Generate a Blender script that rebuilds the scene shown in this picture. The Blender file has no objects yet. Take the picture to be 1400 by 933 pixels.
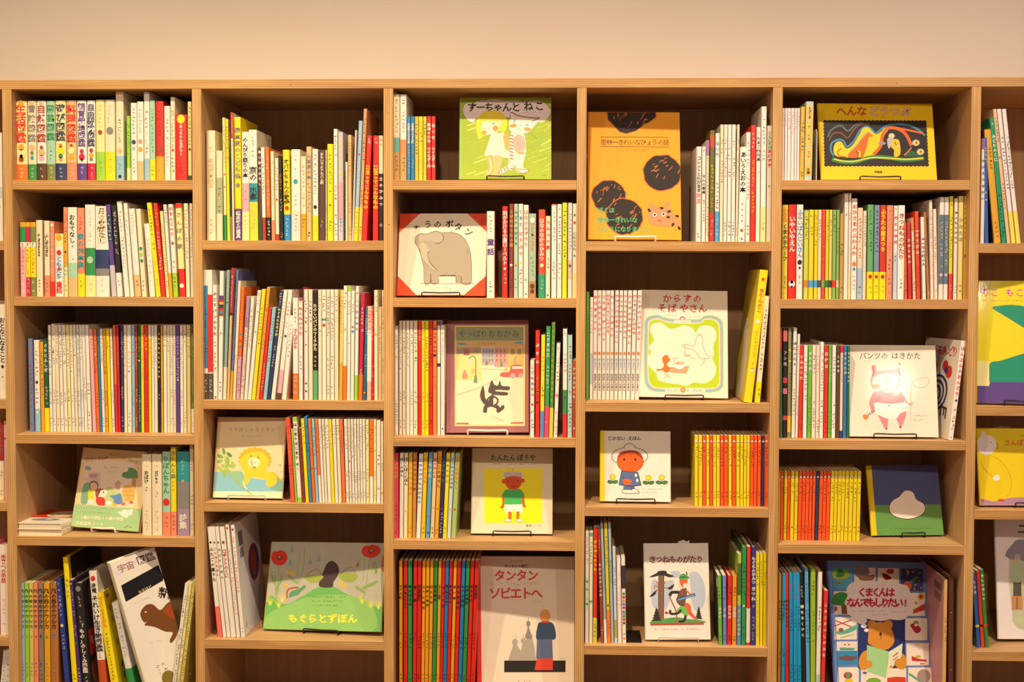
import bpy, bmesh, math, random
import numpy as np
from mathutils import Matrix, Vector, Euler
from mathutils.geometry import tessellate_polygon
random.seed(7)
COL = bpy.context.scene.collection

# ------------------------------------------------------------------ camera
ZO = 1.575                       # height of the shelf datum above the floor
F = 1990.65; YAW = -0.0412; PIT = 0.0427; ROL = -0.0027
CAM = np.array([0.0975, -3.3, 0.0730 + ZO])
def _rot():
    c, s = math.cos(YAW), math.sin(YAW); A = np.array([[c, -s, 0], [s, c, 0], [0, 0, 1]])
    c, s = math.cos(PIT), math.sin(PIT); B = np.array([[1, 0, 0], [0, c, -s], [0, s, c]])
    c, s = math.cos(ROL), math.sin(ROL); C = np.array([[c, 0, -s], [0, 1, 0], [s, 0, c]])
    return C @ B @ A
RM = _rot()
def proj(p):
    v = RM @ (np.asarray(p, float) - CAM)
    return 700 + F * v[0] / v[1], 466.5 - F * v[2] / v[1]
def P(px, py, Y=0.0):            # point of the photograph -> place on the plane y = Y
    d = RM.T @ np.array([(px - 700) / F, 1.0, (466.5 - py) / F])
    return CAM + d * ((Y - CAM[1]) / d[1])
cd = bpy.data.cameras.new('camera'); cam = bpy.data.objects.new('camera', cd); COL.objects.link(cam)
cd.sensor_width = 36; cd.lens = F / 1400 * 36; cd.clip_start = 0.05; cd.clip_end = 50
r, f, u = RM[0], RM[1], RM[2]
cam.matrix_world = Matrix(((r[0], u[0], -f[0], CAM[0]), (r[1], u[1], -f[1], CAM[1]), (r[2], u[2], -f[2], CAM[2]), (0, 0, 0, 1)))
bpy.context.scene.camera = cam

# ------------------------------------------------------------------ light
sc = bpy.context.scene
sc.view_settings.view_transform = 'Standard'; sc.view_settings.look = 'None'
sc.view_settings.gamma = 1; sc.view_settings.use_curve_mapping = False
sc.view_settings.exposure = 0.08
w = bpy.data.worlds.new('room_air'); sc.world = w; w.use_nodes = True
w.node_tree.nodes['Background'].inputs[0].default_value = (1.0, 0.79, 0.70, 1)
w.node_tree.nodes['Background'].inputs[1].default_value = 0.30
CEIL = 3.35
def spot(x, y, z, tx, ty, tz, power, col, size=0.035, ang=95, blend=0.5):
    l = bpy.data.lights.new('track_spot', 'SPOT'); l.energy = power; l.color = col
    l.shadow_soft_size = size; l.spot_size = math.radians(ang); l.spot_blend = blend
    o = bpy.data.objects.new('track_spot_light', l); COL.objects.link(o); o.location = (x, y, z)
    o.rotation_euler = (Vector((tx, ty, tz)) - Vector((x, y, z))).to_track_quat('-Z', 'Y').to_euler()
    return o
WARM = (1.0, 0.81, 0.50); WARM2 = (1.0, 0.81, 0.56); WARM3 = (1.0, 0.83, 0.68)
LAMPS = [(-1.15, -1.30, 3.15, 140, WARM), (-0.05, -1.30, 3.15, 134, WARM2), (1.15, -1.30, 3.15, 118, WARM3)]
for x, y, z, e, c in LAMPS:
    spot(x, y, z, x * 0.9, 0.1, 0.30, e, c, ang=92, blend=1.0)
for x, e in ((-1.7, 92), (0.1, 86), (1.55, 76)):
    spot(x, -4.1, 3.15, x * 0.5, 0.1, 1.2, e, (1, 0.80, 0.58), size=0.06, ang=60, blend=0.6)

# ------------------------------------------------------------------ helpers
def lin(h):
    h = h.lstrip('#'); v = [int(h[i:i + 2], 16) / 255 for i in (0, 2, 4)]
    return tuple(((c / 12.92) if c <= 0.04045 else ((c + 0.055) / 1.055) ** 2.4) for c in v)
PAL = dict(w='ece5d8', c='ebdcba', h='d8b67c', z='efe39a', y='f2dc10', m='e0a418', o='ee7420', a='ee8a68', r='dc2a1c',
           q='c41f44', p='f0aab0', v='5c3f8c', u='c4bcc8', e='86827f', n='2c3a66', b='2c86bd', s='93bfd2', t='2e98a0',
           g='2f8f4c', l='9ccc3a', f='a5cdb0', i='7d8442', j='1c5a3c', d='5a3a26', k='211e1c', x='a83c22')
NAMES = dict(w='white', c='cream', h='tan', z='pale yellow', y='yellow', m='mustard', o='orange', a='salmon', r='red', q='crimson',
             p='pink', v='purple', u='pale grey', e='grey', n='navy', b='blue', s='light blue', t='teal', g='green', l='lime green',
             f='mint green', i='olive', j='dark green', d='brown', k='black', x='rust brown')
def cname(k):                                   # plain colour word for a palette letter or a hex tone
    if k in NAMES: return NAMES[k]
    import colorsys
    r_, g_, b_ = [int(k[i:i + 2], 16) / 255 for i in (0, 2, 4)]; h, l, s_ = colorsys.rgb_to_hls(r_, g_, b_); h *= 360; ch = max(r_, g_, b_) - min(r_, g_, b_)
    if ch < 0.09: return 'white' if l > .85 else 'pale grey' if l > .65 else 'grey' if l > .3 else 'black'
    if l < .2: return 'navy' if 200 < h < 290 else 'dark brown' if h < 60 else 'black'
    if l > .8 and ch < .2: return 'cream' if h < 75 else 'pale blue' if h > 150 else 'pale green'
    if h < 14 or h > 340: return 'pink' if l > .62 else 'red' if ch > .4 else 'brown'
    if h < 36: return 'brown' if l < .42 else ('peach' if l > .68 else ('tan' if ch < .4 else 'orange'))
    if h < 48: return 'tan' if ch < .45 else 'mustard'
    if h < 66: return 'olive' if l < .4 else ('pale yellow' if ch < .5 else 'yellow')
    if h < 170: return ('pale green' if l > .62 else 'green')
    if h < 195: return 'teal'
    if h < 250: return 'light blue' if l > .6 else 'blue'
    return 'purple' if h < 300 else 'mauve'
def C_(k): return lin(PAL[k]) if k in PAL else lin(k)

class MB:                                       # collects coloured faces, becomes ONE mesh
    def __init__(s): s.v = []; s.f = []; s.c = []; s.m = []
    def face(s, pts, col, mi=0):
        n = len(s.v); s.v += [tuple(p) for p in pts]; s.f.append(tuple(range(n, n + len(pts)))); s.c.append(col); s.m.append(mi)
    def tris(s, verts, faces, col, mi=0):
        n = len(s.v); s.v += [tuple(p) for p in verts]
        for f_ in faces: s.f.append(tuple(i + n for i in f_)); s.c.append(col); s.m.append(mi)
    def box(s, a, b, col, mi=0):
        x0, y0, z0 = a; x1, y1, z1 = b
        V = [(x0, y0, z0), (x1, y0, z0), (x1, y1, z0), (x0, y1, z0), (x0, y0, z1), (x1, y0, z1), (x1, y1, z1), (x0, y1, z1)]
        s.tris(V, [(0, 3, 2, 1), (4, 5, 6, 7), (0, 1, 5, 4), (1, 2, 6, 5), (2, 3, 7, 6), (3, 0, 4, 7)], col, mi)
    def prism(s, prof, z0, z1, col, mi=0):      # profile in x,y (counter-clockwise seen from above)
        n = len(prof); V = [(x, y, z0) for x, y in prof] + [(x, y, z1) for x, y in prof]
        s.tris(V, [(i, (i + 1) % n, n + (i + 1) % n, n + i) for i in range(n)] + [tuple(range(n - 1, -1, -1)), tuple(range(n, 2 * n))], col, mi)
    def strip(s, prof, z0, z1, col, mi=0):
        n = len(prof); V = [(x, y, z0) for x, y in prof] + [(x, y, z1) for x, y in prof]
        s.tris(V, [(i, i + 1, n + i + 1, n + i) for i in range(n - 1)], col, mi)
    def build(s, name, mats, parent=None, smooth=False):
        me = bpy.data.meshes.new(name); me.from_pydata(s.v, [], s.f)
        if not isinstance(mats, (list, tuple)): mats = [mats]
        for m in mats: me.materials.append(m)
        me.polygons.foreach_set('material_index', s.m)
        at = me.color_attributes.new('Col', 'FLOAT_COLOR', 'CORNER')
        arr = []
        for f_, c in zip(s.f, s.c): arr += [c[0], c[1], c[2], 1.0] * len(f_)
        at.data.foreach_set('color', arr)
        if smooth: me.polygons.foreach_set('use_smooth', [True] * len(s.f))
        me.update()
        o = bpy.data.objects.new(name, me); COL.objects.link(o)
        if parent is not None: o.parent = parent
        return o
def tag(o, label=None, cat=None, group=None, kind=None):
    if label: o['label'] = label
    if cat: o['category'] = cat
    if group: o['group'] = group
    if kind: o['kind'] = kind
    return o
def empty(name, loc=(0, 0, 0), rot=(0, 0, 0)):
    o = bpy.data.objects.new(name, None); COL.objects.link(o); o.location = loc; o.rotation_euler = rot
    o.empty_display_size = 0.02
    return o
def tube(mb, pts, rad, col, n=6, mi=0):
    pts = [Vector(p) for p in pts]; rings = []
    for i, p in enumerate(pts):
        d = (pts[min(i + 1, len(pts) - 1)] - pts[max(i - 1, 0)]).normalized()
        a = d.orthogonal().normalized() if i == 0 else (a_ - d * a_.dot(d)).normalized()
        a_ = a; b = d.cross(a)
        rings.append([p + (a * math.cos(2 * math.pi * k / n) + b * math.sin(2 * math.pi * k / n)) * rad for k in range(n)])
    V = [q for r_ in rings for q in r_]; Fc = []
    for i in range(len(rings) - 1):
        for k in range(n): Fc.append((i * n + k, i * n + (k + 1) % n, (i + 1) * n + (k + 1) % n, (i + 1) * n + k))
    Fc += [tuple(range(n - 1, -1, -1)), tuple(range((len(rings) - 1) * n, len(rings) * n))]
    mb.tris(V, Fc, col, mi)

# ------------------------------------------------------------------ materials
def mat(name, rough=0.6, col=None, attr=False, coat=0.0, spec=0.5, metal=0.0):
    m = bpy.data.materials.new(name); m.use_nodes = True; nt = m.node_tree; b = nt.nodes['Principled BSDF']
    b.inputs['Roughness'].default_value = rough; b.inputs['Coat Weight'].default_value = coat
    b.inputs['Coat Roughness'].default_value = 0.06
    b.inputs['Specular IOR Level'].default_value = spec; b.inputs['Metallic'].default_value = metal
    if col: b.inputs['Base Color'].default_value = (*col, 1)
    if attr:
        a = nt.nodes.new('ShaderNodeAttribute'); a.attribute_name = 'Col'
        n = nt.nodes.new('ShaderNodeTexNoise'); n.inputs['Scale'].default_value = 60; n.inputs['Detail'].default_value = 3
        r_ = nt.nodes.new('ShaderNodeMapRange'); r_.inputs[3].default_value = 0.95; r_.inputs[4].default_value = 1.04
        mx = nt.nodes.new('ShaderNodeMix'); mx.data_type = 'RGBA'; mx.blend_type = 'MULTIPLY'; mx.inputs[0].default_value = 1
        tc = nt.nodes.new('ShaderNodeTexCoord')
        nt.links.new(tc.outputs['Object'], n.inputs['Vector'])
        nt.links.new(n.outputs[0], r_.inputs[0]); nt.links.new(r_.outputs[0], mx.inputs[7]); nt.links.new(a.outputs['Color'], mx.inputs[6])
        nt.links.new(mx.outputs[2], b.inputs['Base Color'])
    return m
M_COVER = mat('cover_paper', 0.42, attr=True, coat=0.12)
def lumpy(m):                                    # film laminated over board is never quite flat
    nt = m.node_tree; b = nt.nodes['Principled BSDF']; tc = nt.nodes.new('ShaderNodeTexCoord'); n = nt.nodes.new('ShaderNodeTexNoise'); n.inputs['Scale'].default_value = 260
    bp = nt.nodes.new('ShaderNodeBump'); bp.inputs['Strength'].default_value = 0.2; bp.inputs['Distance'].default_value = 0.0003
    nt.links.new(tc.outputs['Object'], n.inputs['Vector']); nt.links.new(n.outputs[0], bp.inputs['Height']); nt.links.new(bp.outputs[0], b.inputs['Coat Normal']); return m
M_GLOSS = mat('laminated_cover', 0.5, attr=True, coat=0.14, spec=0.2)
M_PRINT = mat('printed_ink', 0.45, attr=True)
M_PRINTG = mat('laminated_ink', 0.5, attr=True, coat=0.14, spec=0.2)
lumpy(M_GLOSS); lumpy(M_PRINTG)
M_PLAIN = mat('plain_attribute', 0.5, attr=True)
def pages_mat():
    m = mat('page_block', 0.85, lin('f0e2c0')); nt = m.node_tree; b = nt.nodes['Principled BSDF']
    tc = nt.nodes.new('ShaderNodeTexCoord'); mp = nt.nodes.new('ShaderNodeMapping'); mp.inputs['Scale'].default_value = (900, 3, 3)
    n = nt.nodes.new('ShaderNodeTexNoise'); n.inputs['Scale'].default_value = 1; cr = nt.nodes.new('ShaderNodeValToRGB')
    cr.color_ramp.elements[0].position = 0.35; cr.color_ramp.elements[1].position = 0.6
    cr.color_ramp.elements[0].color = (*lin('c9b184'), 1); cr.color_ramp.elements[1].color = (*lin('f4e9cc'), 1)
    nt.links.new(tc.outputs['Object'], mp.inputs[0]); nt.links.new(mp.outputs[0], n.inputs[0]); nt.links.new(n.outputs[0], cr.inputs[0]); nt.links.new(cr.outputs[0], b.inputs['Base Color'])
    return m
M_PAGES = pages_mat()
def wood_mat(name, c0, c1, along, ply=None, rough=0.55):
    # grain stretched along one axis (0 x, 1 y, 2 z); ply = axis across which the laminations lie
    m = mat(name, rough); nt = m.node_tree; b = nt.nodes['Principled BSDF']; L = nt.links.new
    g = nt.nodes.new('ShaderNodeNewGeometry'); mp = nt.nodes.new('ShaderNodeMapping')
    sc_ = [55, 55, 55]; sc_[along] = 2.2; mp.inputs['Scale'].default_value = sc_
    L(g.outputs['Position'], mp.inputs[0])
    n = nt.nodes.new('ShaderNodeTexNoise'); n.inputs['Scale'].default_value = 1.6 if ply is not None else 1.0; n.inputs['Detail'].default_value = 8; n.inputs['Roughness'].default_value = 0.62; n.inputs['Distortion'].default_value = 0.9
    L(mp.outputs[0], n.inputs[0])
    cr = nt.nodes.new('ShaderNodeValToRGB'); cr.color_ramp.elements[0].position = 0.3; cr.color_ramp.elements[1].position = 0.72
    cr.color_ramp.elements[0].color = (*lin(c0), 1); cr.color_ramp.elements[1].color = (*lin(c1), 1)
    L(n.outputs[0], cr.inputs[0]); out = cr.outputs[0]
    n2 = nt.nodes.new('ShaderNodeTexNoise'); n2.inputs['Scale'].default_value = 3.0; L(g.outputs['Position'], n2.inputs[0])
    r2 = nt.nodes.new('ShaderNodeMapRange'); r2.inputs[3].default_value = 0.86; r2.inputs[4].default_value = 1.1; L(n2.outputs[0], r2.inputs[0])
    mx2 = nt.nodes.new('ShaderNodeMix'); mx2.data_type = 'RGBA'; mx2.blend_type = 'MULTIPLY'; mx2.inputs[0].default_value = 1
    L(out, mx2.inputs[6]); L(r2.outputs[0], mx2.inputs[7]); out = mx2.outputs[2]
    if ply is not None:
        tc = nt.nodes.new('ShaderNodeTexCoord'); sp = nt.nodes.new('ShaderNodeSeparateXYZ'); L(tc.outputs['Object'], sp.inputs[0])
        wob = nt.nodes.new('ShaderNodeMath'); wob.operation = 'MULTIPLY_ADD'; wob.inputs[1].default_value = 0.0012
        L(n.outputs[0], wob.inputs[0]); L(sp.outputs[ply], wob.inputs[2])
        fr = nt.nodes.new('ShaderNodeMath'); fr.operation = 'MULTIPLY'; fr.inputs[1].default_value = 2 * math.pi / 0.0048; L(wob.outputs[0], fr.inputs[0])
        sn = nt.nodes.new('ShaderNodeMath'); sn.operation = 'SINE'; L(fr.outputs[0], sn.inputs[0])
        mr = nt.nodes.new('ShaderNodeMapRange'); mr.inputs[1].default_value = -1; mr.inputs[3].default_value = 0.80; mr.inputs[4].default_value = 1.10; L(sn.outputs[0], mr.inputs[0])
        mx = nt.nodes.new('ShaderNodeMix'); mx.data_type = 'RGBA'; mx.blend_type = 'MULTIPLY'; mx.inputs[0].default_value = 1
        L(out, mx.inputs[6]); L(mr.outputs[0], mx.inputs[7]); out = mx.outputs[2]
    L(out, b.inputs['Base Color'])
    return m
M_WX = wood_mat('plywood_face_along_x', 'c49660', 'd8b07c', 0); M_WZ = wood_mat('plywood_face_upright', 'c49866', 'd4ac7e', 2)
M_EX = wood_mat('plywood_edge_level', 'ae7c42', 'd6a666', 0, ply=2); M_EZ = wood_mat('plywood_edge_upright', 'b6864a', 'dcb072', 2, ply=0)

# ------------------------------------------------------------------ room
def wall_mat():
    m = mat('painted_plaster', 0.85); nt = m.node_tree; b = nt.nodes['Principled BSDF']; L = nt.links.new
    g = nt.nodes.new('ShaderNodeNewGeometry'); n = nt.nodes.new('ShaderNodeTexNoise'); n.inputs['Scale'].default_value = 2.2; n.inputs['Detail'].default_value = 6
    L(g.outputs['Position'], n.inputs[0]); cr = nt.nodes.new('ShaderNodeValToRGB')
    cr.color_ramp.elements[0].color = (*lin('eee3d6'), 1); cr.color_ramp.elements[1].color = (*lin('f6ece0'), 1)
    L(n.outputs[0], cr.inputs[0]); L(cr.outputs[0], b.inputs['Base Color'])
    n2 = nt.nodes.new('ShaderNodeTexNoise'); n2.inputs['Scale'].default_value = 120; L(g.outputs['Position'], n2.inputs[0])
    bp = nt.nodes.new('ShaderNodeBump'); bp.inputs['Strength'].default_value = 0.05; bp.inputs['Distance'].default_value = 0.002; L(n2.outputs[0], bp.inputs['Height']); L(bp.outputs[0], b.inputs['Normal'])
    return m
M_WALL = wall_mat(); M_FLOOR = wood_mat('floor_boards', '8a6440', 'a87c50', 1, rough=0.5)
DEP = 0.4151
mb = MB(); mb.box((-3.2, DEP + 0.012, 0), (3.4, DEP + 0.16, CEIL), (1, 1, 1)); tag(mb.build('wall_back', M_WALL), kind='structure')
mb = MB(); mb.box((-3.2, -5.2, -0.1), (3.4, DEP + 0.16, 0), (1, 1, 1)); tag(mb.build('floor', M_FLOOR), kind='structure')
mb = MB(); mb.box((-3.2, -5.2, CEIL), (3.4, DEP + 0.16, CEIL + 0.1), (1, 1, 1)); tag(mb.build('ceiling', M_WALL), kind='structure')

# ------------------------------------------------------------------ bookcase
T = 0.0213
XL = [-1.6457, -1.2074, -0.7688, -0.3310, 0.1067, 0.5449, 0.9836, 1.4222, 1.8608]
TOPZ = 0.5244 + ZO
def zpx(px, py): return P(px, py)[2]
odd = [v + ZO + T for v in (0.2746, 0.0077, -0.3104, -0.5476)] + [P(140, 948, 0.03)[2], ZO - 1.25]
ev2 = [zpx(400, y) + T for y in (341.9, 560.5, 701.1, 888.6)] + [ZO - 0.98, ZO - 1.25]
ev4 = [zpx(925, y) + T for y in (343.3, 564.0, 707.2, 897.3)] + [ZO - 0.98, ZO - 1.25]
ev0 = [zpx(5, y) + T for y in (342, 559.5, 699.5, 884)] + [ZO - 0.98, ZO - 1.25]
ev6 = [zpx(1370, y) + T for y in (346, 569, 711, 904.5)] + [ZO - 0.98, ZO - 1.25]
SH = {0: ev0, 1: odd, 2: ev2, 3: odd, 4: ev4, 5: odd, 6: ev6, 7: odd}        # top surface heights
case = tag(empty('bookcase', (XL[0], 0, 0)), 'tall pale plywood bookcase of square open bays filling the wall', 'bookcase')
def board(name, x0, x1, z0, z1, y0, y1, upright, plain=False):
    cx, cy, cz = (x0 + x1) / 2, (y0 + y1) / 2, (z0 + z1) / 2; a, b, c = (x1 - x0) / 2, (y1 - y0) / 2, (z1 - z0) / 2
    mb = MB(); e = 0.0007
    # long edges eased a little
    if upright:
        prof = [(-a + e, -b), (a - e, -b), (a, -b + e), (a, b), (-a, b), (-a, -b + e)]
        mb.prism(prof, -c, c, (1, 1, 1)); mb.m = [1, 1, 0, 0, 0, 1, 0, 0]; mats = [M_WZ, M_EZ]
    else:
        prof = [(-b, -c + e), (-b + e, -c), (b, -c), (b, c), (-b + e, c), (-b, c - e)]; n = 6
        V = [(-a, p, q) for p, q in prof] + [(a, p, q) for p, q in prof]
        mb.tris(V, [(i, n + i, n + (i + 1) % n, (i + 1) % n) for i in range(n)] + [tuple(range(n)), tuple(range(2 * n - 1, n - 1, -1))], (1, 1, 1))
        mb.m = [1, 0, 0, 0, 1, 1, 0, 0]; mats = [M_WX, M_EX]
    if plain: mb.m = [0] * 8
    o = mb.build(name, mats); o.location = (cx - XL[0], cy, cz); o.parent = case
    return o
for x in XL: board('divider', x, x + T, 0.0, TOPZ - T - 0.0003, 0, DEP, True)
board('top_board', XL[0], XL[-1] + T, TOPZ - T, TOPZ, 0, DEP + 0.01, False)
for i in range(8):
    for z in SH[i]: board('shelf', XL[i] + T + 0.0003, XL[i + 1] - 0.0003, z - T, z, 0.0008, DEP - 0.002, False)
for i in range(8): board('back_panel', XL[i] + T / 2, XL[i + 1] + T / 2 - 0.0004, 0.02, TOPZ - T - 0.0006, DEP, DEP + 0.009, True, True)

# ------------------------------------------------------------------ lettering
_G = {}
def glyph(ch, bold=0.012):
    k = (ch, bold)
    if k not in _G:
        c = bpy.data.curves.new('glyph', 'FONT'); c.body = ch; c.resolution_u = 1; c.offset = bold
        o = bpy.data.objects.new('glyph', c); m = o.to_mesh()
        V = [(v.co.x, v.co.y) for v in m.vertices]; Fc = [tuple(p.vertices) for p in m.polygons]
        o.to_mesh_clear(); bpy.data.objects.remove(o); bpy.data.curves.remove(c)
        if V:
            cx = 0.5 if ord(ch) > 0x2e80 else (min(a for a, b in V) + max(a for a, b in V)) / 2
            cy = 0.38 if ord(ch) > 0x2e80 else (min(b for a, b in V) + max(b for a, b in V)) / 2
            V = [(a - cx, b - cy) for a, b in V]
        _G[k] = (V, Fc)
    return _G[k]
def pseudo(rng):                                  # an unreadable small character: a few strokes
    S = []
    for _ in range(rng.choice((2, 3, 3))):
        if rng.random() < 0.6:
            y = rng.uniform(-.38, .38); x = rng.uniform(-.4, -.1); L = rng.uniform(.35, .75); S.append((x, y - .05, x + L, y + .05))
        else:
            x = rng.uniform(-.35, .35); y = rng.uniform(-.4, -.1); L = rng.uniform(.35, .7); S.append((x - .05, y, x + .05, y + L))
    return S

# ------------------------------------------------------------------ books standing with the spine to the front
STD_E = 0.0004
class Into:                                     # joins the slimmest books into one mesh
    def __init__(s): s.mb = MB()
    def add(s, mb, mi, M):
        n = len(s.mb.v); s.mb.v += [tuple(M @ Vector(p)) for p in mb.v]
        s.mb.f += [tuple(i + n for i in f_) for f_ in mb.f]; s.mb.c += mb.c; s.mb.m += [mi] * len(mb.f)
def stand_book(loc, rot, t, H, W, x_off, base, bands, texts, dots, hard, name='picture_book', cover_art=None, into=None):
    root = None if into else empty(name, loc, rot); bc = C_(base); th = 0.0022 if hard else 0.0006; ov = 0.003 if hard else 0.0
    th = min(th, t * 0.22); x0, x1 = x_off, x_off + t; rr = min(0.0016, t * 0.25); bul = min(0.004, t * 0.12) if hard and t > 0.012 else 0
    def prof(e=0.0, depth=W, closed=True):
        a = [(x0 - e, depth), (x0 - e, rr + bul)]
        for k in range(1, 4): an = k / 3 * math.pi / 2; a.append((x0 - e + (rr + e) * (1 - math.cos(an)), bul * .6 + (rr) * (1 - math.sin(an)) - e))
        if bul: a += [(x0 + t * .3, bul * .1 - e), (x0 + t * .5, -e), (x0 + t * .7, bul * .1 - e)]
        for k in range(2, -1, -1): an = k / 3 * math.pi / 2; a.append((x1 + e - (rr + e) * (1 - math.cos(an)), bul * .6 + rr * (1 - math.sin(an)) - e))
        a += [(x1 + e, rr + bul), (x1 + e, depth)]
        return a
    mb = MB(); po = prof()
    pin = [(x1 - th, W), (x1 - th, rr + bul + 0.001), (x0 + th, rr + bul + 0.001), (x0 + th, W)]
    n = len(po)
    mb.strip(po, 0, H, bc)
    mb.strip(pin, 0, H, bc)
    for z in (0, H):                              # top and bottom rims of the boards and spine
        mb.face([(x0, rr + bul, z), (x0 + th, rr + bul, z), (x0 + th, W, z), (x0, W, z)], bc)
        mb.face([(x1 - th, rr + bul, z), (x1, rr + bul, z), (x1, W, z), (x1 - th, W, z)], bc)
        mb.face([(x, y, z) for x, y in po[1:-1]], bc)
    for a, b in ((x0, x0 + th), (x1 - th, x1)): mb.face([(a, W, 0), (b, W, 0), (b, W, H), (a, W, H)], bc)
    WM = Matrix.Translation(loc) @ Euler(rot).to_matrix().to_4x4() if into else None
    cov = into.add(mb, 0, WM) if into else mb.build('cover', M_COVER, root)
    mb = MB(); mb.box((x0 + th + STD_E / 4, rr + bul + 0.0013, ov), (x1 - th - STD_E / 4, W - ov, H - ov), (1, 1, 1))
    if into: into.add(mb, 1, WM)
    else: mb.build('pages', M_PAGES, root)
    pr = MB(); rng = random.Random(int(abs(loc[0]) * 1e5) + int(H * 1e4))
    for (c, a, b) in bands:
        full = (b - a) > 0.14 and b > 0.97
        q = prof(0.00022, W if full else min(W, 0.03)); q = q if full else q[1:-1]
        pr.strip(q, H * (1 - b) + (0.0002 if b > .99 else 0), H * (1 - a) - (0.0002 if a < .01 else 0), C_(c))
    ys = -0.0005; mid = (x0 + x1) / 2; wuse = t * 0.80
    for (c, a, b, s) in texts:
        col = C_(c)
        if s is None:
            size = min(wuse, 0.0075); nn = max(2, int((b - a) * H / (size * 1.08))); nn = min(nn, 26); s_ = None
        else:
            s_ = s; nn = len(s); size = min(t * 0.93, (b - a) * H / nn * 1.06)
        step = (b - a) * H / nn; z = H * (1 - a) - step / 2
        for i in range(nn):
            if s_ is None:
                if rng.random() > 0.1:
                    for (p0, q0, p1, q1) in pseudo(rng):
                        pr.face([(mid + p0 * size, ys, z + q0 * size), (mid + p1 * size, ys, z + q0 * size), (mid + p1 * size, ys, z + q1 * size), (mid + p0 * size, ys, z + q1 * size)], col)
            else:
                V, Fc = glyph(s_[i], 0.022)
                if s_[i] in 'ー――一' and s_[i] == 'ー':   # the long-vowel bar stands upright in vertical setting
                    V = [(b_, -a_) for a_, b_ in V]
                pr.tris([(mid + a_ * size, ys, z + b_ * size) for a_, b_ in V], Fc, col)
            z -= step
    for (c, a, sz) in dots:
        rad = t * 0.36 * sz; z = H * (1 - a)
        pr.face([(mid + rad * math.cos(k * math.pi / 5), -0.0007, z + 1.1 * rad * math.sin(k * math.pi / 5)) for k in range(10)], C_(c))
    if into: into.add(pr, 2, WM)
    elif pr.f: pr.build('spine_print', M_PRINT, cov)
    if cover_art: cover_art(cov, x0, x1, H, W)
    return root

ORD = ['zeroth', 'first', 'second', 'third', 'fourth', 'fifth', 'sixth', 'seventh', 'eighth', 'ninth', 'tenth', 'eleventh', 'twelfth', 'thirteenth', 'fourteenth',
       'fifteenth', 'sixteenth', 'seventeenth', 'eighteenth', 'nineteenth', 'twentieth']
def ordn(n):
    if n <= 20: return ORD[n]
    tens = {2: 'twenty', 3: 'thirty', 4: 'forty', 5: 'fifty'}[n // 10]
    return {2: 'twentieth', 3: 'thirtieth', 4: 'fortieth', 5: 'fiftieth'}[n // 10] if n % 10 == 0 else tens + '-' + ORD[n % 10]
BAY = {0: 'cut-off left bay', 1: 'first full bay', 2: 'second full bay', 3: 'middle bay', 4: 'fourth full bay', 5: 'fifth full bay', 6: 'cut-off right bay'}
ROW = {1: 'top', 2: 'second', 3: 'third', 4: 'fourth', 5: 'fifth'}
ART = {}; QUEUE = []
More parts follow.
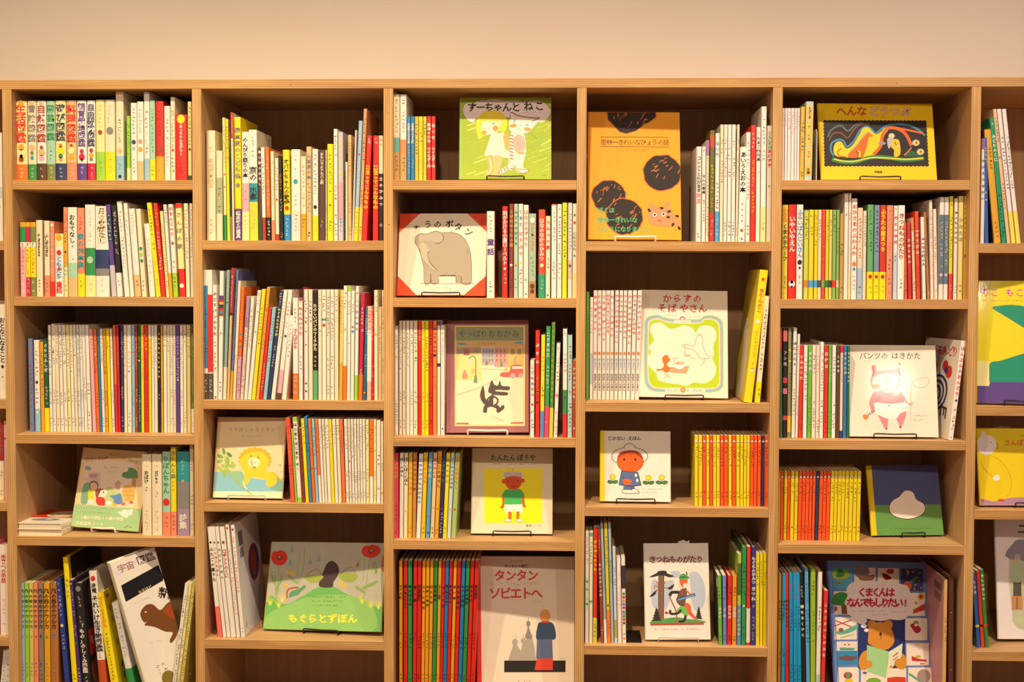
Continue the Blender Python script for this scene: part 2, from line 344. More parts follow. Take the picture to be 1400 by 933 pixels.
def cell(bay, row, org, s, zy, Y, data, zs=None, ref=None, start=0, hardw=15, note=''):
    """data lines: x0 x1 ytop base [tokens]  in the units of a magnified crop with origin org and scale s"""
    zsf = SH[bay][row - 1] if zs is None else zs
    idx = start
    for ln in data.strip().split('\n'):
        tk = ln.split()
        if not tk: continue
        x0, x1, yt = float(tk[0]), float(tk[1]), float(tk[2]); base = tk[3]
        tilt = None; Yb = Y; W = None; yaw = 0.0; bands = []; texts = []; dots = []; art = None; hard = None
        for k in tk[4:]:
            if k[0] == '^': tilt = float(k[1:])
            elif k[0] == 'Y': Yb = float(k[1:])
            elif k[0] == 'W': W = float(k[1:])
            elif k[0] == 'Z': yaw = math.radians(float(k[1:]))
            elif k[0] == 'A': art = k[1:]
            elif k[0] == 'H': hard = k[1] == '1'
            elif k[0] == '|':
                c, ab = k[1:].split(':'); a, b = ab.split('-'); bands.append((c, float(a), float(b)))
            elif k[0] == '*':
                q = k[1:].split(':'); dots.append((q[0], float(q[1]), float(q[2]) if len(q) > 2 else 1.0))
            elif k[0] == 'T':
                q = k[1:].split(':', 2); a, b = q[1].split('-'); texts.append((q[0], float(a), float(b), q[2]))
            elif k[0] == '~':
                q = k[1:].split(':'); a, b = q[1].split('-'); texts.append((q[0], float(a), float(b), None))
        yr = zy if ref is None else ref
        A = P(org[0] + x0 / s, org[1] + yr / s, Yb); B = P(org[0] + x1 / s, org[1] + yr / s, Yb)
        Ct = P(org[0] + (x0 + (tilt or 0)) / s, org[1] + yt / s, Yb)
        al = 0.0
        if tilt is not None: al = math.atan2(Ct[0] - A[0], Ct[2] - A[2])
        if tilt is not None and abs(al) < 0.004: al = 0.0
        ax = A[0] - math.tan(al) * (A[2] - zsf); wd = B[0] - A[0]
        t = wd * math.cos(al) - STD_E
        H = (Ct[2] - zsf) / math.cos(al)
        if al < 0: H -= 0.0
        if W is None: W = min(0.17, max(0.10, H * 0.74)) * (1 + 0.06 * math.sin(idx * 2.3))
        W = min(W, DEP - Yb - 0.012)
        dark = base in 'nvkdgjxqrbt' or base in ('e',)
        if not texts:
            tc_ = 'w' if dark else random.Random(idx * 31 + bay * 7 + row).choice('kkdne')
            k_ = random.Random(idx * 17 + bay * 5 + row); a0 = k_.uniform(.05, .09); b0 = k_.uniform(.28, .48)
            texts = [(tc_, a0, b0, None), (tc_, k_.uniform(.58, .62), .76 - k_.random() * .05, None), (tc_, .86, .95, None)]
        if hard is None: hard = (x1 - x0) > hardw * 1.9
        if al >= 0: loc = (ax + wd / 1.0, Yb, zsf + 0.0002); off = -t - STD_E / 2
        else: loc = (ax, Yb, zsf + 0.0002); off = STD_E / 2
        nm = 'picture_book'
        idx += 1
        wd_ = 'slim ' if t < 0.0085 else ('thick ' if t > 0.0165 else '')
        base_c = cname(base); bb = [cname(c) for c, a, b in bands if b - a > .07 and cname(c) != base_c]
        tt = [cname(c) for c, a, b, s_ in texts[:1] if cname(c) != base_c]
        feat = ' with ' + bb[-1] + ' band' if bb else (' with ' + tt[0] + ' lettering' if tt else '')
        lean = ' leaning left' if al < -0.06 else (' leaning right' if al > 0.06 else '')
        tail = ', ' + ordn(idx) + ' spine from left, ' + ROW[row] + ' shelf, ' + BAY[bay]
        base_n = base_c + ' book'
        for lab in (wd_ + base_n + feat + lean + tail, base_n + feat + lean + tail, base_n + feat + tail, base_n + tail):
            if len(lab.split()) <= 16: break
        QUEUE.append((t * min(H, Ct[2] - P(0, 933, Yb)[2]) * (1 + W * 0.3) + (9 if art else 0), (loc, (0, al, yaw), t, H, W, off, base, bands, texts, dots, hard, nm, ART.get(art)), lab,
                      'books on the ' + ROW[row] + ' shelf of the ' + BAY[bay]))
    return idx

# ------------------------------------------------------------------ flat printing on covers
def homog(src, dst):
    A = []
    for (x, y), (u_, v_) in zip(src, dst):
        A.append([x, y, 1, 0, 0, 0, -u_ * x, -u_ * y, u_]); A.append([0, 0, 0, x, y, 1, -v_ * x, -v_ * y, v_])
    A = np.array(A, float); h = np.linalg.solve(A[:, :8], A[:, 8]); h = np.append(h, 1).reshape(3, 3)
    return h
class Art:
    """collects printed shapes given in any flat frame; quad = where that frame has the cover's corners TL TR BR BL"""
    def __init__(s, quad): s.h = homog(quad, [(0, 0), (1, 0), (1, 1), (0, 1)]); s.L = []; s.k = 0
    def uv(s, p):
        a = s.h @ np.array([p[0], p[1], 1.0]); return min(max(a[0] / a[2], 0.0), 1.0), min(max(a[1] / a[2], 0.0), 1.0)
    def poly(s, pts, col):
        q = [s.uv(p) for p in pts]; V = [Vector((a, b, 0)) for a, b in q]
        s.L.append((q, [tuple(t) for t in tessellate_polygon([V])], C_(col), s.k)); s.k += 1; return s
    def rect(s, x0, y0, x1, y1, col): return s.poly([(x0, y0), (x1, y0), (x1, y1), (x0, y1)], col)
    def ell(s, cx, cy, rx, ry, col, rot=0, n=22):
        c, d = math.cos(rot), math.sin(rot)
        return s.poly([(cx + rx * math.cos(t) * c - ry * math.sin(t) * d, cy + rx * math.cos(t) * d + ry * math.sin(t) * c) for t in [2 * math.pi * i / n for i in range(n)]], col)
    def blob(s, pts, col, n=5, closed=True):
        return s.poly(smooth(pts, n, closed), col)
    def line(s, pts, w_, col, sm=True, taper=False):
        if sm and len(pts) > 2: pts = smooth(pts, 5, False)
        L = []; R = []; N = len(pts)
        for i, p in enumerate(pts):
            a = pts[max(i - 1, 0)]; b = pts[min(i + 1, N - 1)]; dx, dy = b[0] - a[0], b[1] - a[1]; l = math.hypot(dx, dy) or 1
            k = w_ / 2 * (1 - 0.75 * i / (N - 1) if taper else 1)
            L.append((p[0] - dy / l * k, p[1] + dx / l * k)); R.append((p[0] + dy / l * k, p[1] - dx / l * k))
        q = [s.uv(p) for p in L] + [s.uv(p) for p in R]
        s.L.append((q, [(i, i + 1, N + i + 1, N + i) for i in range(N - 1)], C_(col), s.k)); s.k += 1; return s
    def text(s, t, x, y, size, col, step=None, bold=0.015, ang=0.0, wide=1.0):
        step = step or size; vs = []; fs = []; c, d = math.cos(ang), math.sin(ang)
        for i, ch in enumerate(t):
            if ch in ' 　': continue
            V, Fc = glyph(ch, bold); n = len(vs); ox = step * (i + .5)
            for a, b in V:
                lx, ly = ox + a * size * wide, -b * size + size * 0.5; vs.append(s.uv((x + lx * c - ly * d, y + lx * d + ly * c)))
            fs += [tuple(k + n for k in f_) for f_ in Fc]
        s.L.append((vs, fs, C_(col), s.k)); s.k += 1; return s
    def tiny(s, x, y, w_, h, col, seed=1, ang=0.0):
        rng = random.Random(seed); vs = []; fs = []; n = max(1, int(w_ / (h * 1.1)))
        for i in range(n):
            if rng.random() < .12: continue
            for (a, b, c, d) in pseudo(rng):
                k = len(vs); ox = x + (i + .5) * h * 1.1; oy = y + h / 2 + (i * h * 1.1) * math.tan(ang)
                vs += [s.uv((ox + p * h, oy - q * h)) for p, q in ((a, b), (c, b), (c, d), (a, d))]; fs.append((k, k + 1, k + 2, k + 3))
        s.L.append((vs, fs, C_(col), s.k)); s.k += 1; return s
    def ring(s, pts, w_, col): return s.line(smooth(pts, 5, True) + [smooth(pts, 5, True)[0]], w_, col, sm=False)
    def place(s, name, fn, m, parent):            # fn(u, v, layer) -> local point
        mb = MB(); sq = min(1.0, 22.0 / max(1, s.k))
        for q, fc, c, k in s.L: mb.tris([fn(u_, v_, k * sq) for u_, v_ in q], fc, c)
        return mb.build(name, m, parent)
def smooth(P_, n=5, closed=True):
    N = len(P_); out = []
    for i in range(N if closed else N - 1):
        g = lambda k: P_[k % N] if closed else P_[min(max(k, 0), N - 1)]
        p0, p1, p2, p3 = g(i - 1), g(i), g(i + 1), g(i + 2)
        for j in range(n):
            t = j / n
            out.append(tuple(0.5 * ((2 * p1[d]) + (-p0[d] + p2[d]) * t + (2 * p0[d] - 5 * p1[d] + 4 * p2[d] - p3[d]) * t * t + (-p0[d] + 3 * p1[d] - 3 * p2[d] + p3[d]) * t ** 3) for d in (0, 1)))
    if not closed: out.append(P_[-1])
    return out
def wavy(x0, y0, x1, y1, n, amp):                 # rectangle with a scalloped edge
    out = []
    def side(a, b, m):
        for i in range(m):
            t = i / m; dx, dy = b[0] - a[0], b[1] - a[1]; l = math.hypot(dx, dy); o = amp * (1 if i % 2 else -1)
            out.append((a[0] + dx * t + dy / l * o, a[1] + dy * t - dx / l * o))
    side((x0, y0), (x1, y0), n * 2); side((x1, y0), (x1, y1), n); side((x1, y1), (x0, y1), n * 2); side((x0, y1), (x0, y0), n); return out

def side_cover(right, draw, Wq=100, Hq=140):      # printing on the left or right board of a standing book
    def f_(root, x0, x1, H, W):
        A = Art([(0, 0), (Wq, 0), (Wq, Hq), (0, Hq)]); draw(A)
        if right: A.place('cover_print', lambda u_, v_, k: (x1 + 0.00015 + k * 0.00005, 0.002 + u_ * (W - 0.002), H * (1 - v_)), M_PRINT, root)
        else: A.place('cover_print', lambda u_, v_, k: (x0 - 0.00015 - k * 0.00005, W - u_ * (W - 0.002), H * (1 - v_)), M_PRINT, root)
    return f_
ART['darkright'] = side_cover(True, lambda A: A.rect(0, 0, 100, 140, 'd8a818').rect(6, 0, 100, 140, '1c1a18').tiny(20, 20, 60, 9, 'c8b060', 3))
ART['redright'] = side_cover(True, lambda A: A.rect(3, 0, 100, 140, '2c2622').ell(30, 20, 14, 18, '6a5a4c').line([(20, 40), (45, 30)], 2, 'c03028').rect(8, 62, 60, 95, 'c82c24').text('ものの', 12, 70, 14, 'w').blob([(8, 110), (30, 100), (50, 120), (20, 138)], '8c5a3a'))
ART['leafright'] = side_cover(True, lambda A: [A.rect(3, 0, 100, 140, 'e0d030')] + [A.ell(10 + (i * 37) % 85, 8 + (i * 23) % 128, 5, 3, ['c82c24', '3c7a34', '5a9a3c', 'd8801c'][i % 4], i) for i in range(26)])
ART['blueright'] = side_cover(True, lambda A: A.rect(2, 0, 100, 140, 'e6e4ee').rect(10, 12, 28, 30, '7c7c88').rect(12, 33, 28, 45, '8c8c98').ell(66, 62, 24, 24, 'c02838').ell(66, 62, 21, 21, '34489c').ell(66, 62, 12, 18, 'c04828').ell(12, 128, 4, 4, 'c8c4cc'))
ART['orangeright'] = side_cover(True, lambda A: A.rect(2, 0, 100, 140, 'c86818'))
ART['creamleft'] = side_cover(False, lambda A: A.rect(0, 0, 97, 140, 'e0c838').blob([(30, 60), (50, 52), (70, 70), (76, 120), (60, 138), (30, 138), (40, 90)], 'ece0c0').ell(60, 62, 2, 3, 'k').tiny(30, 10, 50, 8, 'd8a048', 4))
ART['darkleft'] = side_cover(False, lambda A: A.rect(0, 0, 97, 140, '2e302c').ell(40, 80, 20, 24, '1f4f54').rect(70, 8, 92, 26, 'c8c8b8'))
ART['blackleft'] = side_cover(False, lambda A: A.rect(0, 0, 98, 140, '1e2c22').blob([(20, 6), (60, 3), (96, 4), (96, 20), (70, 14)], '2a7a44').rect(76, 16, 92, 30, 'd0ccc0').ell(40, 30, 10, 5, '8c8048'))
ART['mauveleft'] = side_cover(False, lambda A: A.rect(0, 0, 96, 140, 'b88088').rect(66, 8, 90, 16, '7a4c54').rect(66, 20, 90, 28, '7a4c54'))
def _rooster(A):
    A.rect(0, 0, 98, 140, 'efe2cc').text('はんぶんの', 8, 8, 15, 'c82c34', step=11).text('おんどり', 42, 8, 17, 'c82c34', step=13)
    A.tiny(20, 26, 60, 4, '8a7a68', 3).ell(30, 42, 13, 12, '8c2c28').ell(66, 38, 8, 8, 'c83428').ell(78, 46, 9, 9, 'd83c28').ell(70, 44, 5, 5, '2c4a88')
    for k, c in enumerate(['2c3c78', 'efe2cc', '2c3c78', 'efe2cc', '2c3c78', 'd8d0d8']): A.ell(52, 78, 30 - k * 4.6, 26 - k * 3.6, c, -0.5)
    A.line([(70, 96), (86, 98)], 3, '4a3024').line([(70, 96), (70, 110)], 3, '4a3024').line([(78, 97), (78, 108)], 3, '4a3024').line([(84, 98), (84, 112)], 3, '4a3024')
    A.line([(30, 118), (50, 126)], 3, '2c7c54').line([(34, 132), (52, 124)], 3, '2c7c54').line([(30, 126), (56, 122)], 3, '2c7c54')
ART['rooster'] = side_cover(False, _rooster)

# ------------------------------------------------------------------ the spines, bay by bay
S5 = 4.989
# --- first full bay
cell(1, 1, (0, 90), S5, 790, .03, '''
107 188 240 z |o:.79-1 Tr:.04-.52:生活図鑑 *m:.58:.7 *z:.66 *x:.73:.6 *i:.69:.4 *m:.03:.7 ~w:.82-.97 ~k:.55-.6
192 250 240 c |g:.79-1 Te:.04-.52:冒険図鑑 *h:.58:.9 *i:.65:.6 *t:.71:.6 *h:.03:.7 ~w:.82-.97
253 318 240 w |d:.78-1 Tx:.04-.52:自然図鑑 *x:.58:.5 *h:.64 *p:.71:.8 *h:.03:.6 ~w:.82-.97
320 378 240 f |i:.79-1 Tg:.04-.50:園芸図鑑 ~i:.55-.75 ~w:.82-.97
380 452 238 z |n:.78-1 Tn:.04-.50:遊び図鑑 *o:.56:.5 *y:.62 *g:.69:.6 *a:.73:.5 ~w:.82-.97
455 524 237 h |a:.77-1 Tr:.05-.52:料理図鑑 *x:.56:.4 *z:.62:.9 *m:.70:.7 ~w:.82-.97
527 593 238 w |v:.78-1 Tv:.03-.57:飼育栽培図鑑 *q:.63:.6 *q:.70:.9 *g:.74:.4 ~w:.82-.97
597 652 237 w |q:.78-1 Tn:.04-.57:自由研究図鑑 *x:.62:.7 *m:.68:.8 *i:.73:.6 ~w:.82-.97
656 716 233 z |l:.64-1 *x:.40:.7 ~h:.05-.35 ~g:.75-.9
718 786 233 c |y:.64-1 *e:.38 ~h:.05-.3 ~m:.72-.9
792 845 175 c |s:.72-1 ~k:.25-.58 *h:.66:.8 ~n:.76-.88 *k:.95:.6
866 890 343 l ~g:.1-.6 |z:.8-1
894 935 254 w *n:.50 *s:.58:.8 ~b:.05-.4 ~k:.7-.9
937 980 245 w |h:.75-1 *a:.50:.9 *m:.6 ~a:.08-.4
984 1022 178 w |s:.75-1 ~k:.2-.7 ~w:.8-.95
1024 1060 236 f |y:.73-1 ~g:.1-.65 ~k:.78-.95
1064 1118 242 r |m:.69-1 ~k:.1-.45 *x:.6 ~c:.75-.95
1122 1162 275 w ~k:.06-.45 ~p:.5-.8
1166 1196 215 c ~r:.15-.6 *r:.63:.8 ~k:.7-.9
1198 1275 333 r *y:.07 Tw:.15-.62:あっちゃんあがつく ~k:.65-.9
1283 1308 245 z ~k:.06-.6 *n:.6:.9 |j:.93-1
''')
cell(1, 2, (0, 250), S5, 780, .03, '''
140 178 270 p |g:.06-.27 |m:0-.06 |w:.27-.33 Tk:.275-.325:2 ~r:.36-.7 ~w:.75-.95
179 208 270 y |q:.06-.27 |m:0-.06 |w:.27-.33 Tk:.275-.325:5 |q:.74-1 ~r:.36-.7 ~w:.75-.95
209 246 270 y |i:.06-.27 |m:0-.06 |w:.27-.33 Tk:.275-.325:7 |i:.74-1 ~r:.36-.7 ~w:.78-.95
249 292 256 c ~k:.17-.48 ~k:.72-.95 Tk:.17-.48:ふしぎなおもちゃ
304 341 260 c |a:.72-1 Tk:.17-.48:ふしぎなまち ~k:.8-.95
345 374 264 a ~w:.15-.7 *w:.05 |r:.8-1
376 434 348 w |z:0-.2 *m:.06 *r:.30:.8 Tb:.35-.72:ともだち *r:.56:.5 Tr:.76-.95:童話
438 462 168 z |a:0-.28 |m:.28-.66 *k:.5:.8 *f:.75
465 528 168 w |f:.62-.78 |h:.78-1 Tk:.08-.4:おもてなし ~k:.42-.6
531 578 172 a |y:.74-1 ~q:.05-.25 Tt:.28-.68:歌の絵本集 ~k:.8-.95
583 651 150 w |g:.47-.77 *f:.6:.9 |z:.77-1 ~h:.05-.4 ~h:.8-.95
653 745 160 w |n:.48-.69 |e:.69-.77 Tc:.02-.4:月の夜話 Th:.02-.42:月の夜ばなし ~h:.8-.95
762 795 150 v ^-43 |n:.1-.4 |u:.66-1 ~w:.1-.4
800 835 155 k ^-42 |w:.74-1 ~w:.06-.55 ~k:.8-.9
850 884 128 w ^-55 ~e:.1-.7
888 915 142 w ^-48 ~h:.1-.5
920 962 178 w ^-45 |h:.75-1 ~h:.05-.3 ~k:.8-.95
968 1000 180 c ^-42 *g:.45 *l:.52 *g:.59 ~k:.8-.95
1020 1058 280 w ^-40 ~h:.2-.8
1065 1097 138 y ^-65 ~k:.05-.5 ~m:.6-.9
1102 1130 140 r ^-58 ~w:.3-.72 |r:.78-1 ~y:.05-.25
1134 1154 195 z ^-45 ~k:.1-.9
1157 1178 150 w ^-45 |m:.74-1 ~k:.04-.2
1184 1215 148 w ^-38 |l:.74-1 Tr:.02-.35:おまんじゅう *e:.42 ~k:.55-.7 ~k:.78-.9
1224 1264 142 z ^-30 |r:0-.05 |r:.70-1 Te:.08-.5:さんぽの歌 *w:.88:1 ~x:.82-.93
1270 1297 142 c ^-18 ~e:.06-.6
1301 1320 142 w ^-10 ~e:.06-.6
''')
cell(1, 3, (0, 420), S5, 848, .06, '''
203 234 215 6f7ea8 ^-14 ~o:.1-.24 ~x:.28-.75 ~x:.9-.98
240 276 226 w ^-12 |s:.75-1 *d:.46:.8 ~k:.1-.4 ~k:.52-.7 *c:.79:.7
281 305 240 m ^-12 ~x:.1-.6
307 337 230 j ^-13 |y:.74-1 Tw:.03-.35:ぐりとふしぎ ~w:.45-.7
341 360 124 w ^-16
363 384 115 w ^-14 *x:.26:.9
388 412 124 c ^-20
415 437 124 w ^-20
440 463 124 w ^-20 *h:.34:.6
466 488 124 z ^-20
491 511 124 w ^-20
514 534 124 c ^-20 *r:.28:.7
537 555 124 d7dde0 ^-20
558 575 124 w ^-20
578 597 124 w ^-22 ~k:.06-.12 ~k:.48-.7
600 624 124 w ^-22 ~x:.5-.66 ~k:.8-.98
632 656 150 p ^-27 ~r:.05-.2
659 680 150 o ^-25 *w:.25:.7
683 697 150 b ^-23 ~k:.05-.2
700 718 150 w ^-22
721 740 150 m ^-22 *r:.42:.8
743 763 150 y ^-22 ~k:.1-.2
766 782 150 w ^-20
789 805 124 o ^-20 |r:.55-1
808 824 124 q ^-18 ~p:.1-.4
827 845 124 n ^-8 ~w:.06-.32 ~w:.55-.7 ~w:.85-.95
848 868 124 c ~e:.06-.5
871 898 124 w *x:.43:.6 ~p:.1-.4 ~k:.8-.95
902 922 124 s *o:.25:.9
925 941 124 x
944 963 124 j ~m:.08-.3 *w:.33:.8 ~w:.65-.9
965 983 124 y ~o:.1-.5
986 1013 124 r ~y:.08-.24 ~x:.3-.9
1016 1034 124 y |w:0-.12 ~k:.1-.3
1038 1053 124 w ~h:.1-.4 *p:.34:.8
1055 1076 124 dcd8d0 ~e:.1-.4
1079 1098 124 k Ty:.06-.5:きんいろのとりのうた ~w:.64-.72
1100 1114 124 m
1118 1139 124 w ~k:.05-.2
1142 1160 124 c ~k:.05-.25
1162 1180 124 w
1183 1200 124 c
1203 1228 124 v ~u:.1-.28 ~c:.3-.5 *w:.51:.6
1231 1250 124 w
1253 1273 124 c ~k:.05-.2 ~k:.8-.95
1277 1301 124 z ~i:.03-.3
1305 1324 180 i |w:.76-1
''')
cell(1, 4, (0, 580), S5, 748, .03, '''
970 1033 208 c ~h:.05-.17 Tk:.2-.36:おばけ ~k:.38-.46 ~h:.68-.95
1037 1105 208 c ~h:.05-.17 Tk:.2-.36:ばけもの ~k:.44-.54 ~h:.68-.95
1109 1163 190 f |a:.72-1 Tg:.05-.50:りぼんちゃん *r:.60:1.2 ~d:.76-.92
1166 1203 157 y |a:.73-1 Ti:.04-.36:きりんと森 ~o:.38-.5 ~k:.76-.95
1208 1291 190 t |e:.36-.68 |a08aa8:.68-1 ~y:.1-.32 Tw:.74-.92:詩集 *m:.35:.3
1297 1322 145 c ~r:.05-.3 ~k:.55-.7 ~k:.85-.95
''')
cell(1, 5, (0, 746), S5, 1000, .03, '''
143 172 258 s Tk:.05-.42:風の谷のナウシカ Tr:.46-.52:1 ~e:.72-.9
174 202 258 l Tk:.05-.42:風の谷のナウシカ Tb:.46-.52:2 ~e:.72-.9
204 231 258 d0c46a Tk:.05-.42:風の谷のナウシカ To:.46-.52:3 ~e:.72-.9
233 263 258 a Tk:.05-.42:風の谷のナウシカ Tr:.46-.52:4 ~e:.72-.9
266 300 258 8d7a68 Tk:.05-.42:風の谷のナウシカ Tk:.46-.52:5 ~k:.72-.9
303 343 258 m Tk:.05-.42:風の谷のナウシカ Tg:.46-.52:6 ~e:.72-.9
346 400 258 b0703c Tk:.05-.42:風の谷のナウシカ Tb:.46-.52:7 ~e:.72-.9
440 474 232 2a3a8c ^-62 *g:.04:.8 ~w:.08-.42 *y:.41:.8 ~w:.45-.62 W.19
492 528 84 y ^-66 ~k:.16-.3 ~k:.85-.95 Adarkright W.235
532 556 240 4a2f72 ^-62 *l:.03:.7 ~u:.08-.5 *g:.56:.9 ~w:.78-.95
562 618 262 k ^-60 *e:.05:.9 ~w:.12-.36 Tw:.37-.82:「もの」のしくみ図鑑 ~w:.84-.95 Aredright W.19
676 728 178 w ^-72 |c05020:.73-1 *r:.06:.9 Tk:.10-.18:恐竜 Tk:.20-.66:それいけ生き物図鑑 ~x:.67-.72
''', ref=933)
cell(1, 5, (0, 746), S5, 1000, .03, '''
752 806 326 y ^-100 To:.04-.35:やさいのうえかた ~k:.4-.95 Aleafright W.2
872 918 396 e8e4dc ^-112 |g:.73-1 ~k:.05-.3 ~e:.35-.6 W.19
''', ref=933, start=12)
cell(1, 5, (0, 746), S5, 1000, .02, '''
1175 1200 262 w ^86 *r:.25:.6 ~k:.1-.3 ~k:.4-.9
1204 1224 262 z ^84 ~k:.1-.4 ~k:.5-.95
1228 1250 240 d8cc70 ^86 ~k:.1-.5 ~k:.6-.95
''', ref=933, start=15)
# --- second full bay
cell(2, 1, (262, 170), S5, 790, .03, '''
103 164 43 c ~o:.1-.22 Th:.25-.48:動物歳時記 *h:.5:.6 ~o:.8-.95
169 211 180 c |a8b088:.30-.7 ~w:.02-.1 ~k:.4-.52 ~k:.6-.7
222 240 -45 z |g:.79-1 *r:.46:.8 *r:.56:.8 ~k:.06-.4 ^-14
243 263 -33 y ~k:.05-.4 ^-14
266 276 -30 n |e:.8-1 ^-14 ~w:.1-.3
279 292 -80 c |r:0-.2 ^-14 ~w:.02-.18
297 341 -48 y |v:.74-1 Te:.08-.5:岡本家のこども会 *e:.55:.9 Tw:.76-.98:橋本努の道具 ^-8
344 393 52 w |p:.47-.73 |z:.73-1 Tk:.05-.42:のんびり語りの本 ~e:.5-.7 ~l:.76-.9
397 453 38 w |t:.48-.65 |e0d440:.65-1 ~e:.05-.25 Tk:.33-.46:京の Tk:.51-.63:水都 ~m:.72-.9 ^-10
458 480 160 d |j:.75-1 Tw:.02-.42:黒い家のはなし ^-6
483 508 158 w |x:.75-1 ~k:.1-.5 ^-12
514 540 157 o |k:.75-1 ~w:.1-.7 ~w:.78-.95 ^-14
546 569 185 c |a:.77-1 ~h:.1-.6 ^-10
572 597 232 c *r:.5:.8 ~e:.1-.4 |x:.92-1 ^-6
603 627 213 k ~m:.22-.4 ~w:.5-.7 ~m:.9-.97 ^-15
632 676 175 y |b:.71-1 Tk:.1-.6:オバケちゃんの散歩 *r:.64:.9 ~w:.74-.95 ^-12
680 741 172 w |f0d8cc:.67-1 *t:.35:.7 ~e:.05-.28 ~q:.48-.63 ~r:.7-.9
746 781 220 c |m:.68-1 ~o:.1-.6 ~d:.72-.9
784 819 153 h Te:.08-.35:大草原の本 ~e:.38-.7 ~k:.9-.96
824 863 170 w |y:.72-1 ~k:.05-.5 *k:.63:.9 ~l:.78-.95
868 911 175 5a4032 Tc:.03-.38:おもいでのアルバム帳 ~c:.76-.86
915 921 176 w
926 965 135 y ~k:.1-.5 *x:.63:.5 ~k:.78-.9
970 996 33 w ~k:.05-.25 ~k:.5-.6 *e:.62:.8 ~k:.75-.95
1000 1034 53 u |e8a0a8:.46-.8 Ty:.05-.45:トマトソースかけ ~b:.78-.95
1050 1064 258 c ~h:.1-.5
1067 1090 73 h
1093 1104 40 eccfc8 ^22 ~h:.1-.5
1106 1132 -23 s |y:.72-1 ^34 *r:.28:.7 ~w:.06-.25 ~w:.34-.65 ~g:.75-.95
1136 1158 -105 e0a070 |e8c060:.74-1 ^38 W.21
1160 1194 78 r ^36 Ty:.28-.70:憲法ってこんなもの ~w:.02-.08
1234 1272 78 r ^4 Ty:.28-.70:憲法ってこんなもの ~w:.02-.08
1277 1307 78 c |k:.36-1 ~r:.02-.1 Tw:.38-.68:土のひみつ *e:.85
''')
cell(2, 2, (262, 400), S5, 733, .015, '''
84 111 -153 w |b:.12-.76 |5a4c44:.80-1 ~n:.3-.7 ~w:.84-.95 ^-2
113 145 -153 w |r:.19-.79 |5a4c44:.80-1 ~x:.3-.7 ~w:.84-.95
148 176 -50 w Tk:.05-.45:ぶどうパンのうた ~k:.48-.75 ~x:.97-.99
179 207 -145 w |v:.19-.22 |q:.22-.24 |m:.24-.26 |n:.26-.29 |r:.29-.31 |t:.31-.33 |x:.33-.35 ~k:.44-.5 ~k:.85-.95 ^12
213 234 -152 88a8a0 ^26 |c:.75-1 ~w:.05-.2 *k:.25:.6
239 256 -165 h ^32 |q:0-.34 |k:.34-.36 ~w:.05-.3 ~e:.5-.7
259 275 -152 6870a8 ^46 |m:.78-1 ~k:.1-.7 *o:.21:.5
279 298 -78 c ^38 ~r:.6-.7
303 326 -38 o ^34 |d0a0b0:.62-1 ~r:.03-.3 *b:.42:.8 *r:.48:.9 *b:.53:.8 ~q:.55-.95
330 352 28 e0c8c0 ^44 |a888b0:0-.3 ~v:.2-.5 ~q:.55-.95
357 378 30 w ^48 ~e:.1-.5
381 405 -12 w ^68 ~k:.08-.2 ~r:.01-.06 *d:.38:.5
408 433 -20 y ^72 ~k:.15-.5
437 458 -35 e8a040 ^78 ~x:.15-.55 *r:.2:.7
461 482 108 r ^64 ~o:.05-.3 ~w:.6-.9
486 511 105 s ^64 ~e:.1-.6
514 536 -12 n ^88 Ty:.16-.42:ぬすまれた月の夜 ~w:.02-.14 ~w:.5-.7
540 566 -15 w ^88 ~h:.1-.5
578 608 -15 w ^80 |p:.73-.94 |d:.94-1 ~r:.1-.35 *d:.42:.8
''')
cell(2, 2, (262, 400), S5, 733, .015, '''
614 645 160 f3e6da ^54 ~e:.1-.5 W.2
691 727 37 w |o:.74-1 Tr:.3-.5:さんぽみち ~e:.1-.25 ~w:.76-.95
731 759 60 w Tr:.05-.35:ねんねのうた *h:.01:.5 ~k:.55-.7
762 766 -35 q
768 794 -20 w ~k:.06-.3 *k:.3:.5 *k:.38:.5 *k:.5:.5 *k:.85:.7 *k:.92:.7
798 826 -18 c ~k:.06-.3
829 859 -12 k |5aa870:.73-1 Tw:.12-.55:たのしいパンのつくりかた ~w:.58-.7
864 887 -18 c *s:.37:.8 ~r:.04-.2
890 918 -18 w |t:.26-.28 *x:.32:1 ~k:.04-.2
921 944 -18 c *o:.34:.4
947 972 -18 w *e:.31:.6
975 1001 -18 c ~e:.05-.3
1004 1028 -15 e8cc70 ~o:.05-.4 |d8a830:.66-1 ^10
1031 1055 -45 w |o:.70-1 *m:.38:.8 ~k:.05-.2 ^6
1058 1080 -45 w |l:0-.05 *o:.5:.5 ~k:.1-.25 ^6
1083 1106 -10 w *b:.37:1 *x:.33:.8 ~o:.05-.2 ^6
1109 1132 -42 w |l:.78-1 Tb:.10-.4:こぐまのあさ *r:.06:.7 ^10
1136 1163 5 q |o:.76-1 ~w:.13-.4 ~w:.7-.77 ^18 *o:.94:.6
1167 1188 100 1f6a88 ^18 ~w:.08-.3 ~w:.5-.65 *m:.92:.8
1194 1224 95 eeb8a8 ^6 |w:.25-.8 ~r:.03-.3
1228 1241 125 r
1245 1270 -15 c *m:.4:.8 ~k:.05-.2
1273 1296 100 h ~e:.2-.5
1299 1311 -15 c *v:.3:.6
''', start=19)
